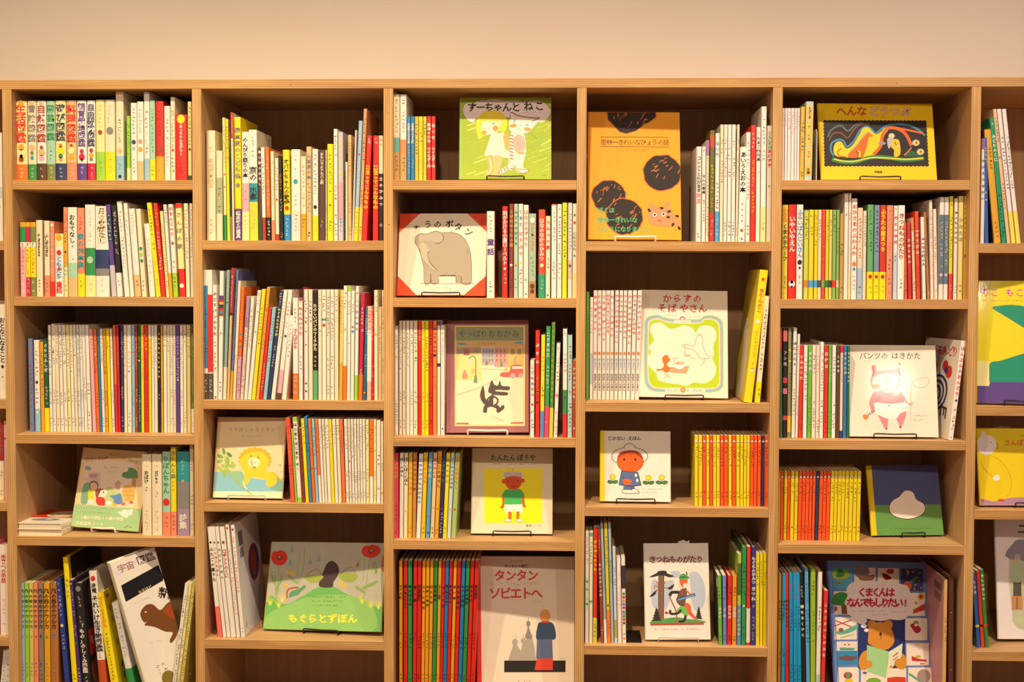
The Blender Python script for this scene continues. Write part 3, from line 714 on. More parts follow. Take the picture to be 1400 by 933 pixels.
cell(2, 3, (262, 550), S5, 688, .012, '''
676 704 108 f0583c ^-36 ~x:.08-.3 ~x:.55-.68 *y:.4:.4
707 720 185 l ^-30 ~g:.1-.5
723 752 105 w ^-36 |l:0-.05 |l:.94-1 Tk:.06-.5:はじまりはじまり *g:.55:.8 *h:.6:.6
755 775 178 8c3424 ^-28
778 800 115 y ^-34 ~k:.05-.3
803 824 98 b ^-36 *r:.6:.7 ~n:.1-.45
826 846 115 o ^-34 *r:.59:.7 ~x:.1-.45
848 867 115 s ^-32 *r:.59:.7 ~n:.1-.45
870 888 118 w ^-30 |o:0-.67 ~k:.1-.4
891 908 118 w ^-28 ~k:.06-.35
910 927 118 c ^-25 ~k:.06-.35
930 953 118 w ^-24 ~k:.06-.35
955 976 120 y ^-24 ~e:.1-.4
979 1000 118 w ^-22 ~k:.06-.3
1003 1024 118 c ^-20 ~k:.06-.25
1028 1051 120 e87438 ^-22 ~x:.1-.4
1054 1074 118 w ^-16 *h:.30:.8
1077 1093 118 c ^-14 *r:.5:.9
1096 1112 118 w ^-12 *i:.44:.6
1115 1131 118 w ^-10 *m:.48:.8
1134 1150 118 c ^-8
1153 1168 118 w ^-8
1170 1187 118 w ^-6
1190 1211 120 z ^-4
1214 1238 120 w |o:0-.68 ~k:.06-.4
1241 1259 120 z
1262 1288 125 w ~k:.4-.55 *h:.82:.8
1291 1308 135 c *a:.87:.9 ~k:.5-.6
''')
cell(2, 4, (262, 690), S5, 905, .02, '''
178 208 155 w ^-74 |f07060:.72-1 *k:.14:.7 Tk:.18-.5:ふたごの星うた W.2
212 236 155 w ^-80 *x:.14:.8 Tr:.18-.45:こぐまのえほん W.2
240 265 155 w ^-82 *g:.14:.8 Tg:.18-.48:みどりのほん W.2
268 302 155 w ^-80 *x:.14:.8 Tq:.2-.46:ロボットのくに W.21
306 330 140 w ^-78 *r:.03:.8 ~o:.2-.8 W.22
336 362 142 w ^-72 *x:.04:.8 ~o:.1-.6 ~b:.9-.97 W.24 Ablueright
''')
# --- middle bay
cell(3, 1, (522, 105), S5, 705, .02, '''
80 122 120 c |6ab0a8:.5-.67 |c89858:.67-1 ~k:.04-.45 ~k:.7-.9
125 168 122 w |e89058:.52-.69 |c8a060:.69-1 ~k:.04-.45 ~k:.72-.9
171 196 272 b Tw:.1-.42:大草原の小さな家 ~u:.45-.9
199 222 272 b Tw:.1-.42:大草原の小さな町 ~u:.45-.9
225 250 272 d0b840 ~k:.1-.6
252 278 272 y ~k:.06-.4 ~l:.6-.9
281 305 272 d8c848 ~k:.06-.3 ~l:.6-.9
308 335 270 r Tw:.1-.42:農場の少年 Tw:.48-.8:ワイルダー作
338 364 270 r Tw:.1-.38:長い冬 Tw:.48-.8:ワイルダー作 Adarkright
''')
cell(3, 2, (522, 255), S5, 765, .03, '''
715 768 170 f6ecdc ~x:.04-.26 Tv:.30-.52:童話 ~k:.8-.95 W.15 Aorangeright
820 858 136 r Tw:.05-.64:絵がかける小屋ローベルト *w:.68:.6 ~w:.72-.86
868 896 120 8c3a28 Tm:.06-.46:とびだせうたの国 *c:.65:.9 ~k:.75-.9
900 928 120 b0ccb8 Tg:.06-.45:みどりのおうち *o:.65:.8 ~g:.78-.9
931 962 120 w Tb:.05-.25:くまと Tr:.28-.56:どうぶつ *y:.62:.6 ~k:.68-.85
965 999 127 w Ta:.05-.45:はなのみずやり *l:.8:.7 ~d:.9-.97
1001 1050 186 a8c0a0 *w:.08:1 To:.1-.45:ひさとどんぐり *k:.25:.4 |b88850:.80-1 *d:.86:.9 *d:.92:.8 ~g:.5-.75
1068 1112 158 f05030 |2e9c78:.73-1 Tw:.1-.58:はなのなかのひみつ *c:.63:.8 ~w:.78-.92
1116 1148 203 c Tr:.04-.42:うみべの家 ~k:.5-.65 ~k:.95-.98
1155 1190 122 w ~e:.08-.4 ~v:.6-.8 |r:0-.01
1194 1225 122 w ~v:.12-.55 ~e:.62-.8 *p:.05:.6
1229 1263 110 d4dc20 ~k:.08-.55 *k:.56:.4
1268 1296 112 w ~e:.1-.5 |d8c8b0:.6-.8 *x:.66:1
1299 1327 118 w *r:.2:.9 *g:.12:.8 Tg:.3-.5:にわのうた *b:.55:.7 |f0e0a0:.74-1
''')
cell(3, 3, (522, 420), S5, 875, .045, '''
90 111 130 w *h:.28:.9 ~k:.05-.2 ~k:.7-.9
118 138 95 w
141 163 95 c
166 188 95 w ~k:.1-.4
191 213 95 w
216 243 95 c
247 269 95 r ~w:.05-.18 ~x:.65-.8
271 293 95 y
295 319 95 y *e:.38:.7
321 347 95 d82818
349 375 95 f08838 Tk:.05-.32:おとうさんの家 ~x:.45-.6
378 399 95 w |v:0-.04 |n:.37-.4 ~p:.1-.3
402 427 125 w *l:.07:.7 ~p:.1-.3 *k:.94:.6
''')
cell(3, 3, (522, 420), S5, 886, .012, '''
1011 1039 365 w Tr:.05-.48:こどもたちの *r:.57:.8 *b:.3:.6 ~k:.65-.9
1046 1075 160 r Tw:.1-.33:ぷりん To:.42-.6:チーズ Tk:.55-.7:ケーキ
1078 1105 193 y |6090c0:.74-1 ~m:.2-.35 ~k:.5-.6 ^10
1108 1138 133 3a9a58 ^14 |e8486c:.72-1 Tw:.05-.28:こぐまの三 ~w:.35-.6 ~w:.85-.95
1141 1166 110 5a8838 ^18 |d8d040:.74-1 Tl:.05-.7:クリスマスのもみのきまつり *r:.04:.6
1171 1196 250 w ^22 *a:.55:1.2 *o:.05:.5 ~k:.15-.4 *o:.73:.5 ~r:.8-.97
1233 1262 150 w |3a8850:.56-.78 |d82820:.78-1 ~r:.22-.4 *o:.04:.5 *d:.63:.6
1266 1297 192 a8ccc0 ~x:.1-.45 *o:.55:.7 ~k:.65-.9
1299 1323 365 c04828 Tw:.08-.5:ちいさなおうち ~x:.55-.9 *w:.88:.6
''', start=13, note='')
cell(3, 4, (522, 590), S5, 732, .028, '''
84 114 150 e8405c Tm:.05-.3:こぶたの詩 ~x:.6-.8 ~k:.86-.96
119 145 150 w ^4 Tk:.05-.28:ぼくのほん
149 175 150 c ^4 Tk:.05-.38:ぼくとぼくとほん *o:.68:.5
178 204 150 e0b020 ^6 To:.08-.5:どこへいったの ~x:.86-.96
207 231 150 c88840 ^8 Tx:.05-.45:おばあさんの家 *o:.66:.5
234 263 155 w ^20 Tb:.05-.6:ふゆのひのものがたり
267 294 150 e8c41c ^20 To:.05-.36:かえるとうた ~k:.86-.96
297 325 148 58a0c8 ^24 Ty:.05-.3:がたがた *r:.74:.5 ~k:.86-.96
329 355 150 e0c898 ^24 Tr:.05-.3:森のおふろ ~k:.86-.96 *o:.64:.5
358 385 138 e8a420 ^26 Tk:.05-.42:こねこのぼうし ~k:.88-.96 *r:.66:.5
388 412 138 2c2f5c ^26 Tg:.08-.36:よるのやま *r:.66:.5 ~w:.7-.95
415 441 150 y ^26 Te:.05-.36:あめのひに ~k:.86-.96
444 469 150 c8d8cc ^28 Tb:.05-.42:うさぎのそらまめ *a:.66:.6
472 503 150 a8c070 ^30 To:.05-.42:ぴりかおはなし *r:.66:.6
''')
tin = [(118, 141, 'm'), (150, 175, 'r'), (178, 206, 'g'), (210, 236, 'r'), (238, 264, 'r'), (268, 290, 'm'), (292, 315, 'm'), (318, 340, 'm'), (343, 368, 'g'),
       (371, 392, 'm'), (394, 414, 'r'), (416, 440, 'b'), (442, 465, 'r'), (468, 490, 'm'), (493, 517, 'r'), (520, 545, 'b'), (548, 574, 'g'), (577, 602, 'r'), (604, 630, 'r')]
cell(3, 5, (522, 746), S5, 1000, .03, '\n'.join('%d %d 108 %s ^%d Tk:.17-.%d:%s ~k:.52-.64 ~k:.82-.9' % (a, b, dict(m='e09a14', r='d02414', g='2f8a40', b='1f78b8')[c], int((a - 118) * .066),
     28 + (i * 7) % 9, ['なぞの石', '黒い島のひみつ', '金のはさみ', '青い蓮', '月世界探険', 'なぞの隕石', '太陽の神殿', '燃える水', '宝石事件', 'みずうみの秘密'][i % 10]) for i, (a, b, c) in enumerate(tin)), ref=933)
# --- fourth full bay
cell(4, 1, (790, 180), S5, 750, .025, '''
805 839 103 w Tk:.10-.48:コレットとわがまま Tr:.48-.60:女王 ~k:.9-.96
843 868 103 w *o:.04:.6 Tk:.29-.5:せんの音楽 ~k:.55-.8
871 891 60 c |b070b0:0-.15 ~k:.16-.95
896 928 -8 6a6828 |d83020:.74-1 |c05030:.04-.15 ~y:.3-.7 ~w:.8-.95
933 962 12 w |48a0d0:.72-1 Tb:.07-.22:ないた ~k:.45-.7 ~w:.75-.95
966 989 -47 c ~k:.12-.25 ~k:.3-.5
992 1015 -47 w ~k:.12-.22 ~k:.25-.45 ~k:.82-.95
1018 1043 -47 w ~k:.12-.22 ~k:.25-.45 ~k:.82-.95 ^6
1046 1071 -47 w ~k:.12-.22 ~k:.25-.45 ~k:.82-.95 ^8
1074 1090 -47 c ~k:.12-.22 ~k:.25-.45 ~k:.82-.95 ^14
1093 1139 105 f6f0e8 Tk:.05-.48:あいうえおの本 *b88858:.6:.35 *b88858:.66:.35 *b88858:.72:.35 *b88858:.78:.4 *a87040:.88:.7 ~k:.95-.98 ^16
1143 1172 5 w ~r:.4-.62 ~b:.08-.3 ~k:.8-.95
1175 1208 -43 r ^8 ~w:.06-.24 ~y:.28-.75
1212 1240 -30 w Tk:.08-.3:たまご四兄弟 *m:.05:.5 *b:.27:.5 *p:.39:.5
1244 1280 -170 efe6d8 |e8dc90:.74-1 ~n:.08-.28 *y:.28:.4 ~e:.32-.4 W.2 ~k:.85-.95
1285 1317 -40 w Tg:.05-.2:こんにちは Tr:.2-.36:あかずき *g:.52:.5
''')
cell(4, 2, (790, 370), S5, 885, .08, '''
54 75 148 7cb84c ~g:.2-.6
80 102 183 w ~r:.1-.35 |u:.55-.85
''')
crw = [(104, 130, 3), (132, 159, 3), (162, 188, 4), (190, 216, 5), (218, 243, 7), (246, 272, 9), (275, 299, 11), (301, 325, 13), (328, 356, 15), (359, 387, 17), (389, 418, 20)]
cell(4, 2, (790, 370), S5, 885, .08, '\n'.join('%d %d 137 %s ^%d Tr:.03-.%d:%s *o:.575:1.0 Tb:.62-.73:%s Tk:.76-.92:おはなしのほん' % (a, b, 'w', c, 38 + (i * 5) % 14, s_, 'かこさとし')
     for i, ((a, b, c), s_) in enumerate(zip(crw, ['おはぎまつり', 'とんぼのうんどう', 'どろぼうがっこう', 'おたまじゃくしのうた', 'だいこんばたけ', 'サザンカのおひっこし', 'からすのおかしや', 'からすのやおやさん', 'からすのやおやさん', 'からすのてんぷらや', 'からすのパンやさん']))), start=2)
cell(4, 2, (790, 370), S5, 907, .012, '''
1130 1188 0 y ^112 *r:.07:.5 Tr:.14-.32:きりんのこ *w:.39:.7 ~o:.45-.75 *w:.76:.5 W.22 Acreamleft
1207 1242 176 c ^68 |y:.80-1 ~k:.12-.7 ~k:.85-.95 W.2
''', start=13)
bru = lambda L, y0, k0: '\n'.join('%d %d %d %s ^%d *w:.085:.85 *%s:.10:.4 ~k:.15-.%d ~k:.78-.9' % (a, b, y0, dict(y='ecd41c', o='f05a20', n='2c3a5c')[c], t_, 'krbg'[i % 4], 33 + (i * 11) % 22) for i, (a, b, c, t_) in enumerate(L))
cell(4, 3, (790, 540), S5, 757, .028, bru([(797, 821, 'y', 0), (824, 849, 'y', 0), (851, 875, 'o', 0), (877, 897, 'y', 0), (900, 921, 'o', 0), (923, 945, 'y', 0), (947, 969, 'y', 0),
     (972, 996, 'o', 0), (998, 1025, 'o', 0), (1028, 1050, 'y', 0), (1053, 1078, 'o', 0), (1081, 1105, 'y', 0), (1107, 1128, 'y', 2), (1130, 1149, 'y', 3), (1151, 1170, 'y', 4),
     (1173, 1197, 'o', 4), (1199, 1220, 'o', 4), (1223, 1246, 'o', 4), (1249, 1269, 'n', 4), (1272, 1297, 'o', 2)], 278, 0))
cell(4, 4, (790, 700), S5, 900, .022, '''
49 73 130 w |d4e0c0:.42-.7 *g:.45:.9 *g:.52:.8 *y:.6:.8 *g:.65:.9 ~r:.05-.3
76 100 130 ece8b8 |68b088:.02-.05 ~k:.1-.3 |68b088:.62-.64
103 129 112 d8301c |d8c838:.78-1 Ty:.1-.38:がたぴしのうた ~k:.82-.95
157 178 112 98402a ^-25 ~w:.1-.18 Tw:.3-.6:たからさがしの旅 ~c:.85-.95
181 199 85 9cb4c4 ^-27 |w:.8-1 ~k:.35-.55
202 225 85 d8c828 ^-24 |f08024:.72-1 ~k:.1-.35 *k:.68:.8 ~x:.8-.95
228 247 85 a4b8c8 ^-22 ~k:.3-.5
250 271 250 ccd4d4 ^-14 |b0a860:.75-.94 ~k:.2-.4
274 301 320 f4e4dc ^-10 ~p:.1-.6
304 330 315 w ^-8 |3a3440:.09-.36 *g:.42:1 *r:.46:1 *o:.5:.9 *b:.54:1 *r:.58:1 *b:.63:1 *g:.68:.9 *r:.72:1 *k:.76:.8 *o:.94:.8
''')
cell(4, 4, (790, 700), S5, 902, .02, '''
962 986 437 6cb838 ^-8 Tw:.45-.62:なあに ~k:.15-.35 ~k:.85-.95 Adarkleft
991 1016 437 7c84c8 ^-4 Tw:.45-.62:どれ ~k:.15-.35 ~k:.85-.95
1019 1048 437 d83020 Tw:.42-.62:のりもの ~k:.15-.35 ~k:.85-.95
1052 1081 437 e89828 Tw:.45-.6:さんぽ ~k:.15-.35 ~k:.85-.95
1086 1111 290 a8c050 ^6 |5890c8:.56-1 |4a6a30:.1-.45 Ty:.6-.9:どこからきた W.19
1115 1144 240 2a9450 ^4 ~k:.15-.5 *c:.6:.7 ~k:.8-.95 Ablackleft W.24
1148 1174 240 d83820 ^4 |e8d8c8:.62-.97 *d:.62:.5 ~x:.1-.5
1178 1211 240 3a3478 ^8 Tw:.1-.38:もぐらのひみつ Tw:.4-.55:きつね *e:.6:.7 ~u:.7-.95
1214 1238 285 e4d41c ^2 ~k:.1-.35 ~l:.5-.9
1241 1261 285 e4d41c ^2 ~k:.08-.35
1264 1286 285 e4d41c ^2 ~k:.08-.35 W.14
''', start=10)
# --- fifth full bay
cell(5, 1, (1055, 105), S5, 707, .02, '''
70 84 215 f0e0dc ~e:.04-.25
86 104 215 f0e0dc ~e:.04-.25
106 128 215 f0e0dc ~e:.04-.3
130 152 215 f0e0dc ~e:.04-.35
154 170 215 f0e0dc ~e:.04-.3
172 188 215 f0e0dc ~e:.04-.25
190 219 205 d0b048 ^10 ~k:.2-.6 ~k:.88-.95
222 274 170 b8ccbc ^14 |e0c070:.05-.24 |d8c060:.25-.56 |e0c070:.57-.8 |d8b850:.81-.94 Tk:.07-.22:ちびくま ~k:.3-.5 ~k:.62-.72 Tk:.84-.92:文庫
''')
cell(5, 2, (1055, 250), S5, 798, .028, '''
68 106 152 e0cc48 To:.03-.18:小さな Tk:.2-.60:くまの子ウーフ ~k:.75-.9 |c8b840:.94-.95
110 162 150 r Tw:.12-.50:いやいやえん ~x:.55-.75 *w:.84:1.2 *r:.82:.6 *k:.87:.4 ~x:.04-.1 H1
166 210 150 w Tb:.05-.56:ふらいぱんじいさん *k:.61:1 *k:.67:.5 ~k:.74-.85 H1
217 247 185 c8cc48 |g:0-.01 |d87c28:.79-.87 ~k:.05-.35
250 282 185 e4d020 |48a0d0:.79-.87 ~k:.05-.3
287 310 185 e4d020 |48a0d0:.79-.87 ~k:.05-.4
312 335 185 ecd0b8 |5a4c44:.79-.87 ~k:.1-.35
338 361 183 e04c28 |7ca040:.79-.87 ~x:.1-.6
364 385 185 e4d020 |1f7c4c:.79-.87 ~k:.1-.35
388 408 185 e8d068 |3a4430:.79-.87 ~k:.1-.3
411 435 185 88b058 |e03020:.79-.87 ~k:.05-.25
438 457 185 88b058 ~k:.2-.5 |c8c0a0:.79-.87
461 487 210 b89850 ~k:.3-.5 ~k:.85-.95
490 517 70 f0e0d0 ~k:.18-.26 W.2
520 536 70 f0e0d0 |e8d8a0:.75-1 ~k:.18-.26 W.2
540 577 108 w Tr:.05-.57:おひさまのふわふわ *o:.65:1.1 *t:.7:.8 ~o:.76-.92
581 616 172 eccfb0 |a0b8d0:.66-1 ~k:.1-.55 ~k:.85-.95
619 641 192 ecd8c0 ~k:.05-.4 *h:.97:.5
649 690 150 68a868 |y:.71-1 *q:.76:.9 ~k:.05-.5 ~i:.84-.95
694 730 153 7890a8 |y:.71-1 *q:.76:.9 ~k:.05-.5 ~i:.84-.95
734 776 153 c83828 |y:.71-1 *q:.76:.9 Ty:.04-.5:ふうたの星まつり ~i:.84-.95
780 821 155 f09070 ~o:.04-.5 ~k:.56-.7 ~k:.76-.95
827 853 157 w Tq:.1-.42:魔女の学校 ~x:.02-.08 |c0ccd8:.5-1 ~k:.52-.6
857 902 155 f6ece0 Tx:.08-.58:きつねものがたり ~k:.76-.9 H1
906 926 275 c86838 ^-8
932 956 270 cc2838 ^-10 Tw:.2-.55:たからもの ~x:.7-.95
965 984 240 e8c0a0 ^-14 |d88050:0-.16 ~k:.25-.4 ~k:.75-.9
988 1014 195 e04828 ^-12 Tw:.24-.5:おてがみ |f0c8a8:.22-.23 ~x:.6-.9 W.2
1030 1054 235 w ^-14 Tk:.24-.6:みんなの町の人 ~k:.9-.97
1062 1080 200 b07848 ^-26 ~k:.3-.5 ~w:.9-.96
1084 1106 120 f0dccc ^-10 ~x:.1-.5 ~p:.55-.8
1110 1132 180 f0dccc ^-8 ~k:.3-.6 ~k:.85-.95
1138 1168 100 e8e0d4 |5c7484:.17-.85 ~c:.2-.7 *u:.76:1
1171 1200 100 e8e0d4 |5c7484:.17-.85 ~c:.2-.7 *u:.76:1
1206 1229 92 e4d428 |e04028:.75-1 *r:.08:.7 ~k:.2-.6 ~w:.85-.95
1238 1261 108 ece0d0 Tk:.12-.46:海のものがたり ~k:.86-.95
1266 1299 92 dccc80 Te:.2-.45:ひなたぼ ~k:.85-.95
1305 1335 92 e8b820 Tx:.05-.42:おばけのどろんき Tx:.54-.62:詩
''')
cell(5, 3, (1055, 430), S5, 852, .045, '''
58 72 95 5a8868 ^-2 |d04030:0-.2 *n:.2:.8 *r:.45:.8
75 103 95 2c2420 ^4 |f08088:.02-.12 |e05060:.45-.5 |f080a0:.55-.6 |e05060:.8-.84 Tw:.2-.35:フン虫
106 129 95 8c8c58 ^10 |e8b828:.8-.95 *y:.2:.8 *y:.3:.8 ~k:.4-.6
134 158 92 w ^16 Tk:.12-.35:ぽにょにょ *m:.42:.6 ~k:.55-.8
161 177 135 f0e8dc ^18 ~k:.1-.2 ~k:.55-.8
180 207 212 d83424 ^12 Tw:.1-.38:うみのうた ~x:.7-.95
212 237 212 f4ece4 ^10 ~k:.1-.6 
242 268 212 70b838 ^10 Tw:.06-.28:あきの空 ~g:.55-.95
272 296 212 f0e0cc ^8 ~k:.1-.3 ~k:.6-.9
299 322 212 f0dcc8 ^8 ~r:.1-.3 ~k:.8-.95
326 350 190 f4ece4 ^8 ~k:.1-.55 ~k:.6-.9
354 380 212 d83424 ^8 Tw:.06-.26:日曜日 ~x:.7-.95
383 404 212 70b838 ^6 ~w:.06-.4 ~g:.7-.95
408 433 212 f4ece4 ^6 ~k:.08-.3 ~k:.6-.9
436 460 212 5c4030 ^6 Tw:.1-.3:くりのき
463 482 212 e8d8b8 ^6 |e02830:0-.08 |2c3c78:.92-1 ~k:.1-.4
485 508 215 3c74b4 ^8 Tw:.06-.32:そらのたび
510 528 215 1f6c48 ^6 Tw:.06-.4:みどりのくまさん
''')
cell(5, 3, (1055, 430), S5, 872, .015, '''
1203 1236 183 f4ece4 ^94 Tr:.05-.56:はんぶんのおんどり *n:.6:.7 ~k:.68-.94 *b:.97:.4 Z9 W.2 Arooster
''', start=18)
cell(5, 4, (1055, 600), S5, 703, .05, bru([(46, 54, 'y', 4), (57, 78, 'o', 7), (80, 100, 'y', 8), (103, 121, 'o', 8), (124, 148, 'y', 10), (151, 173, 'y', 11), (176, 199, 'o', 12), (201, 224, 'o', 12),
     (226, 247, 'o', 12), (249, 269, 'o', 12), (272, 290, 'o', 13), (293, 314, 'n', 13), (317, 340, 'o', 13), (342, 365, 'o', 13), (367, 391, 'o', 14), (394, 417, 'y', 14), (419, 440, 'y', 14),
     (443, 467, 'y', 14), (469, 491, 'y', 13), (494, 518, 'y', 13), (521, 546, 'y', 13), (549, 573, 'y', 13), (576, 600, 'y', 12)], 222, 0))
cell(5, 5, (1055, 746), S5, 1000, .03, '''
40 61 195 c89020 Tk:.20-.36:かべのひびき ~k:.58-.72
65 90 195 2098cc Tk:.20-.36:はらぺこむし ~k:.58-.72
93 117 190 d82c24 ^-2 Tk:.20-.42:まどからみえる ~k:.58-.72
122 148 188 2098cc ^-4 ~r:.07-.2 ~k:.25-.45 ~k:.7-.9
151 176 188 2098cc ^-6 ~r:.07-.2 ~k:.25-.45 ~k:.7-.9
178 204 188 2098cc ^-12 ~r:.07-.2 ~k:.25-.45 ~k:.7-.9
208 234 185 k ^-20 |d02840:.86-1 ~w:.1-.2 Tw:.24-.5:種をまくひと
237 262 162 5ca8d8 ^-12 ~n:.1-.25 ~k:.3-.55 ~k:.9-.97
265 298 162 9cbc30 ^2 ~k:.08-.2 ~g:.3-.55 ~k:.9-.97
302 331 182 f0e4d8 ^16 |a8ccb0:.78-1 *g:.3:.5 ~k:.25-.45
336 362 310 e03428 ^24 Tw:.1-.6:ころころいしのみち
''', ref=933)
cell(5, 5, (1055, 746), S5, 1000, .04, '''
1168 1190 236 d8b070 ^8 ~k:.3-.5 W.27 Amauveleft
1206 1240 215 5c3020 ^3 *m:.28:.3 *m:.73:.3 W.22
''', ref=933, start=11)
# --- cut-off right bay
cell(6, 1, (1300, 100), 3.333, 772, .02, '''
134 151 300 w |9068a8:0-.1 Tk:.18-.6:かげえのせかい
154 172 295 3058a8 ^-6 ~y:.05-.25 ~w:.5-.6
198 229 258 d8a030 ^-46 ~k:.15-.4 ~k:.8-.95 Adarkleft W.2
232 253 205 189068 ^-56 Tw:.13-.35:みどりのくに ~k:.6-.95 *w:.05:.4
256 272 165 e4bc90 ^-64 ~k:.06-.25 *b:.36:.8 ~k:.55-.75
276 295 165 e8e0dc ^-66 |ecd860:.76-1 ~k:.2-.6 
299 318 165 e8e0dc ^-66 |ecd860:.76-1 ~k:.2-.6 
''')
cell(6, 4, (1300, 610), 2.89, 797, .035, '''
103 118 500 3068b8 ^-20 Tw:.1-.3:くるま |y:.7-.73
120 134 495 e03c24 ^-20 ~x:.1-.35 |k:.7-.73
136 151 490 3c8438 ^-22 Tw:.05-.4:きしゃきしゃ |e04020:.7-.73
''')
# --- cut-off left bay
cell(0, 1, (-20, 90), S5, 1195, .03, '''
30 66 500 z ~k:.1-.5
70 120 457 w ~k:.3-.7 |c8d0c0:.5-.6
''')
cell(0, 2, (-20, 400), S5, 735, .03, '''
50 92 60 c ~k:.1-.7
96 144 80 f6ecd8 Tk:.14-.62:おとなになること *k:.66:.6 ~k:.7-.8
''')
cell(0, 3, (-20, 560), S5, 633, .03, '''
60 92 80 y ~k:.1-.5
96 128 85 a83424 |f0e0b0:.5-1
130 150 80 f0a8a8 *e04870:.22:1.1 ~w:.3-.5 *o:.97:.5
''')
cell(0, 4, (-20, 700), S5, 860, .02, '''
60 98 200 e0607c |k:.4-.6
101 157 228 f4e4d4 Tr:.1-.42:未来への手紙 ~a:.6-.9
''')
cell(0, 5, (-20, 860), S5, 560, .03, '''
84 116 150 w ^38 ~e:.2-.6
119 152 140 f0ece4 ^26 ~e:.1-.6
''', zs=SH[0][4] + 0.0)

# ------------------------------------------------------------------ build the standing books
QUEUE.sort(key=lambda q: -q[0])
KEEP = 278
join = Into()
for i, (_, a, lab, grp) in enumerate(QUEUE):
    if i < KEEP: tag(stand_book(*a), lab, 'book', grp)
    else: stand_book(*a, into=join)
st = join.mb.build('slim_picture_books', [M_COVER, M_PAGES, M_PRINT])
tag(st, 'many slim white, orange and yellow picture books packed between the larger ones', 'books', kind='stuff')

# ------------------------------------------------------------------ books shown face out
def fit_face(px, zs, th0, Y0, wth=6.0):
    px = np.array(px, float)
    w0 = abs(P(*px[2], Y0)[0] - P(*px[3], Y0)[0]); h0 = abs(P(*px[0], Y0)[2] - P(*px[3], Y0)[2]); x0 = (P(*px[2], Y0)[0] + P(*px[3], Y0)[0]) / 2
    p = np.array([x0, Y0, w0, h0, th0, 0.0, 0.0])
    def frame(p):
        X, Y, W, H, th, ya, ro = p
        R = np.array((Matrix.Rotation(ya, 3, 'Z') @ Matrix.Rotation(-th, 3, 'X') @ Matrix.Rotation(ro, 3, 'Y')))
        O = np.array([X, Y, zs + 0.005 + W / 2 * abs(math.sin(ro))]); return R, O
    def res(p):
        R, O = frame(p); W, H = p[2], p[3]; out = []
        for (a, b), q in zip([(-W / 2, H), (W / 2, H), (W / 2, 0), (-W / 2, 0)], px):
            s_ = proj(O + R @ np.array([a, 0, b])); out += [s_[0] - q[0], s_[1] - q[1]]
        return np.array(out + [(p[4] - th0) * wth * 5, (p[1] - Y0) * 60, p[5] * 8, p[6] * 2])
    lam = 1e-2
    for _ in range(60):
        r_ = res(p); J = np.zeros((len(r_), 7))
        for j in range(7):
            q = p.copy(); q[j] += 1e-5; J[:, j] = (res(q) - r_) / 1e-5
        A = J.T @ J; d = -np.linalg.solve(A + lam * np.diag(np.diag(A)), J.T @ r_)
        if (res(p + d) ** 2).sum() < (r_ ** 2).sum(): p = p + d; lam *= .4
        else: lam *= 4
    R, O = frame(p); return p, R, O
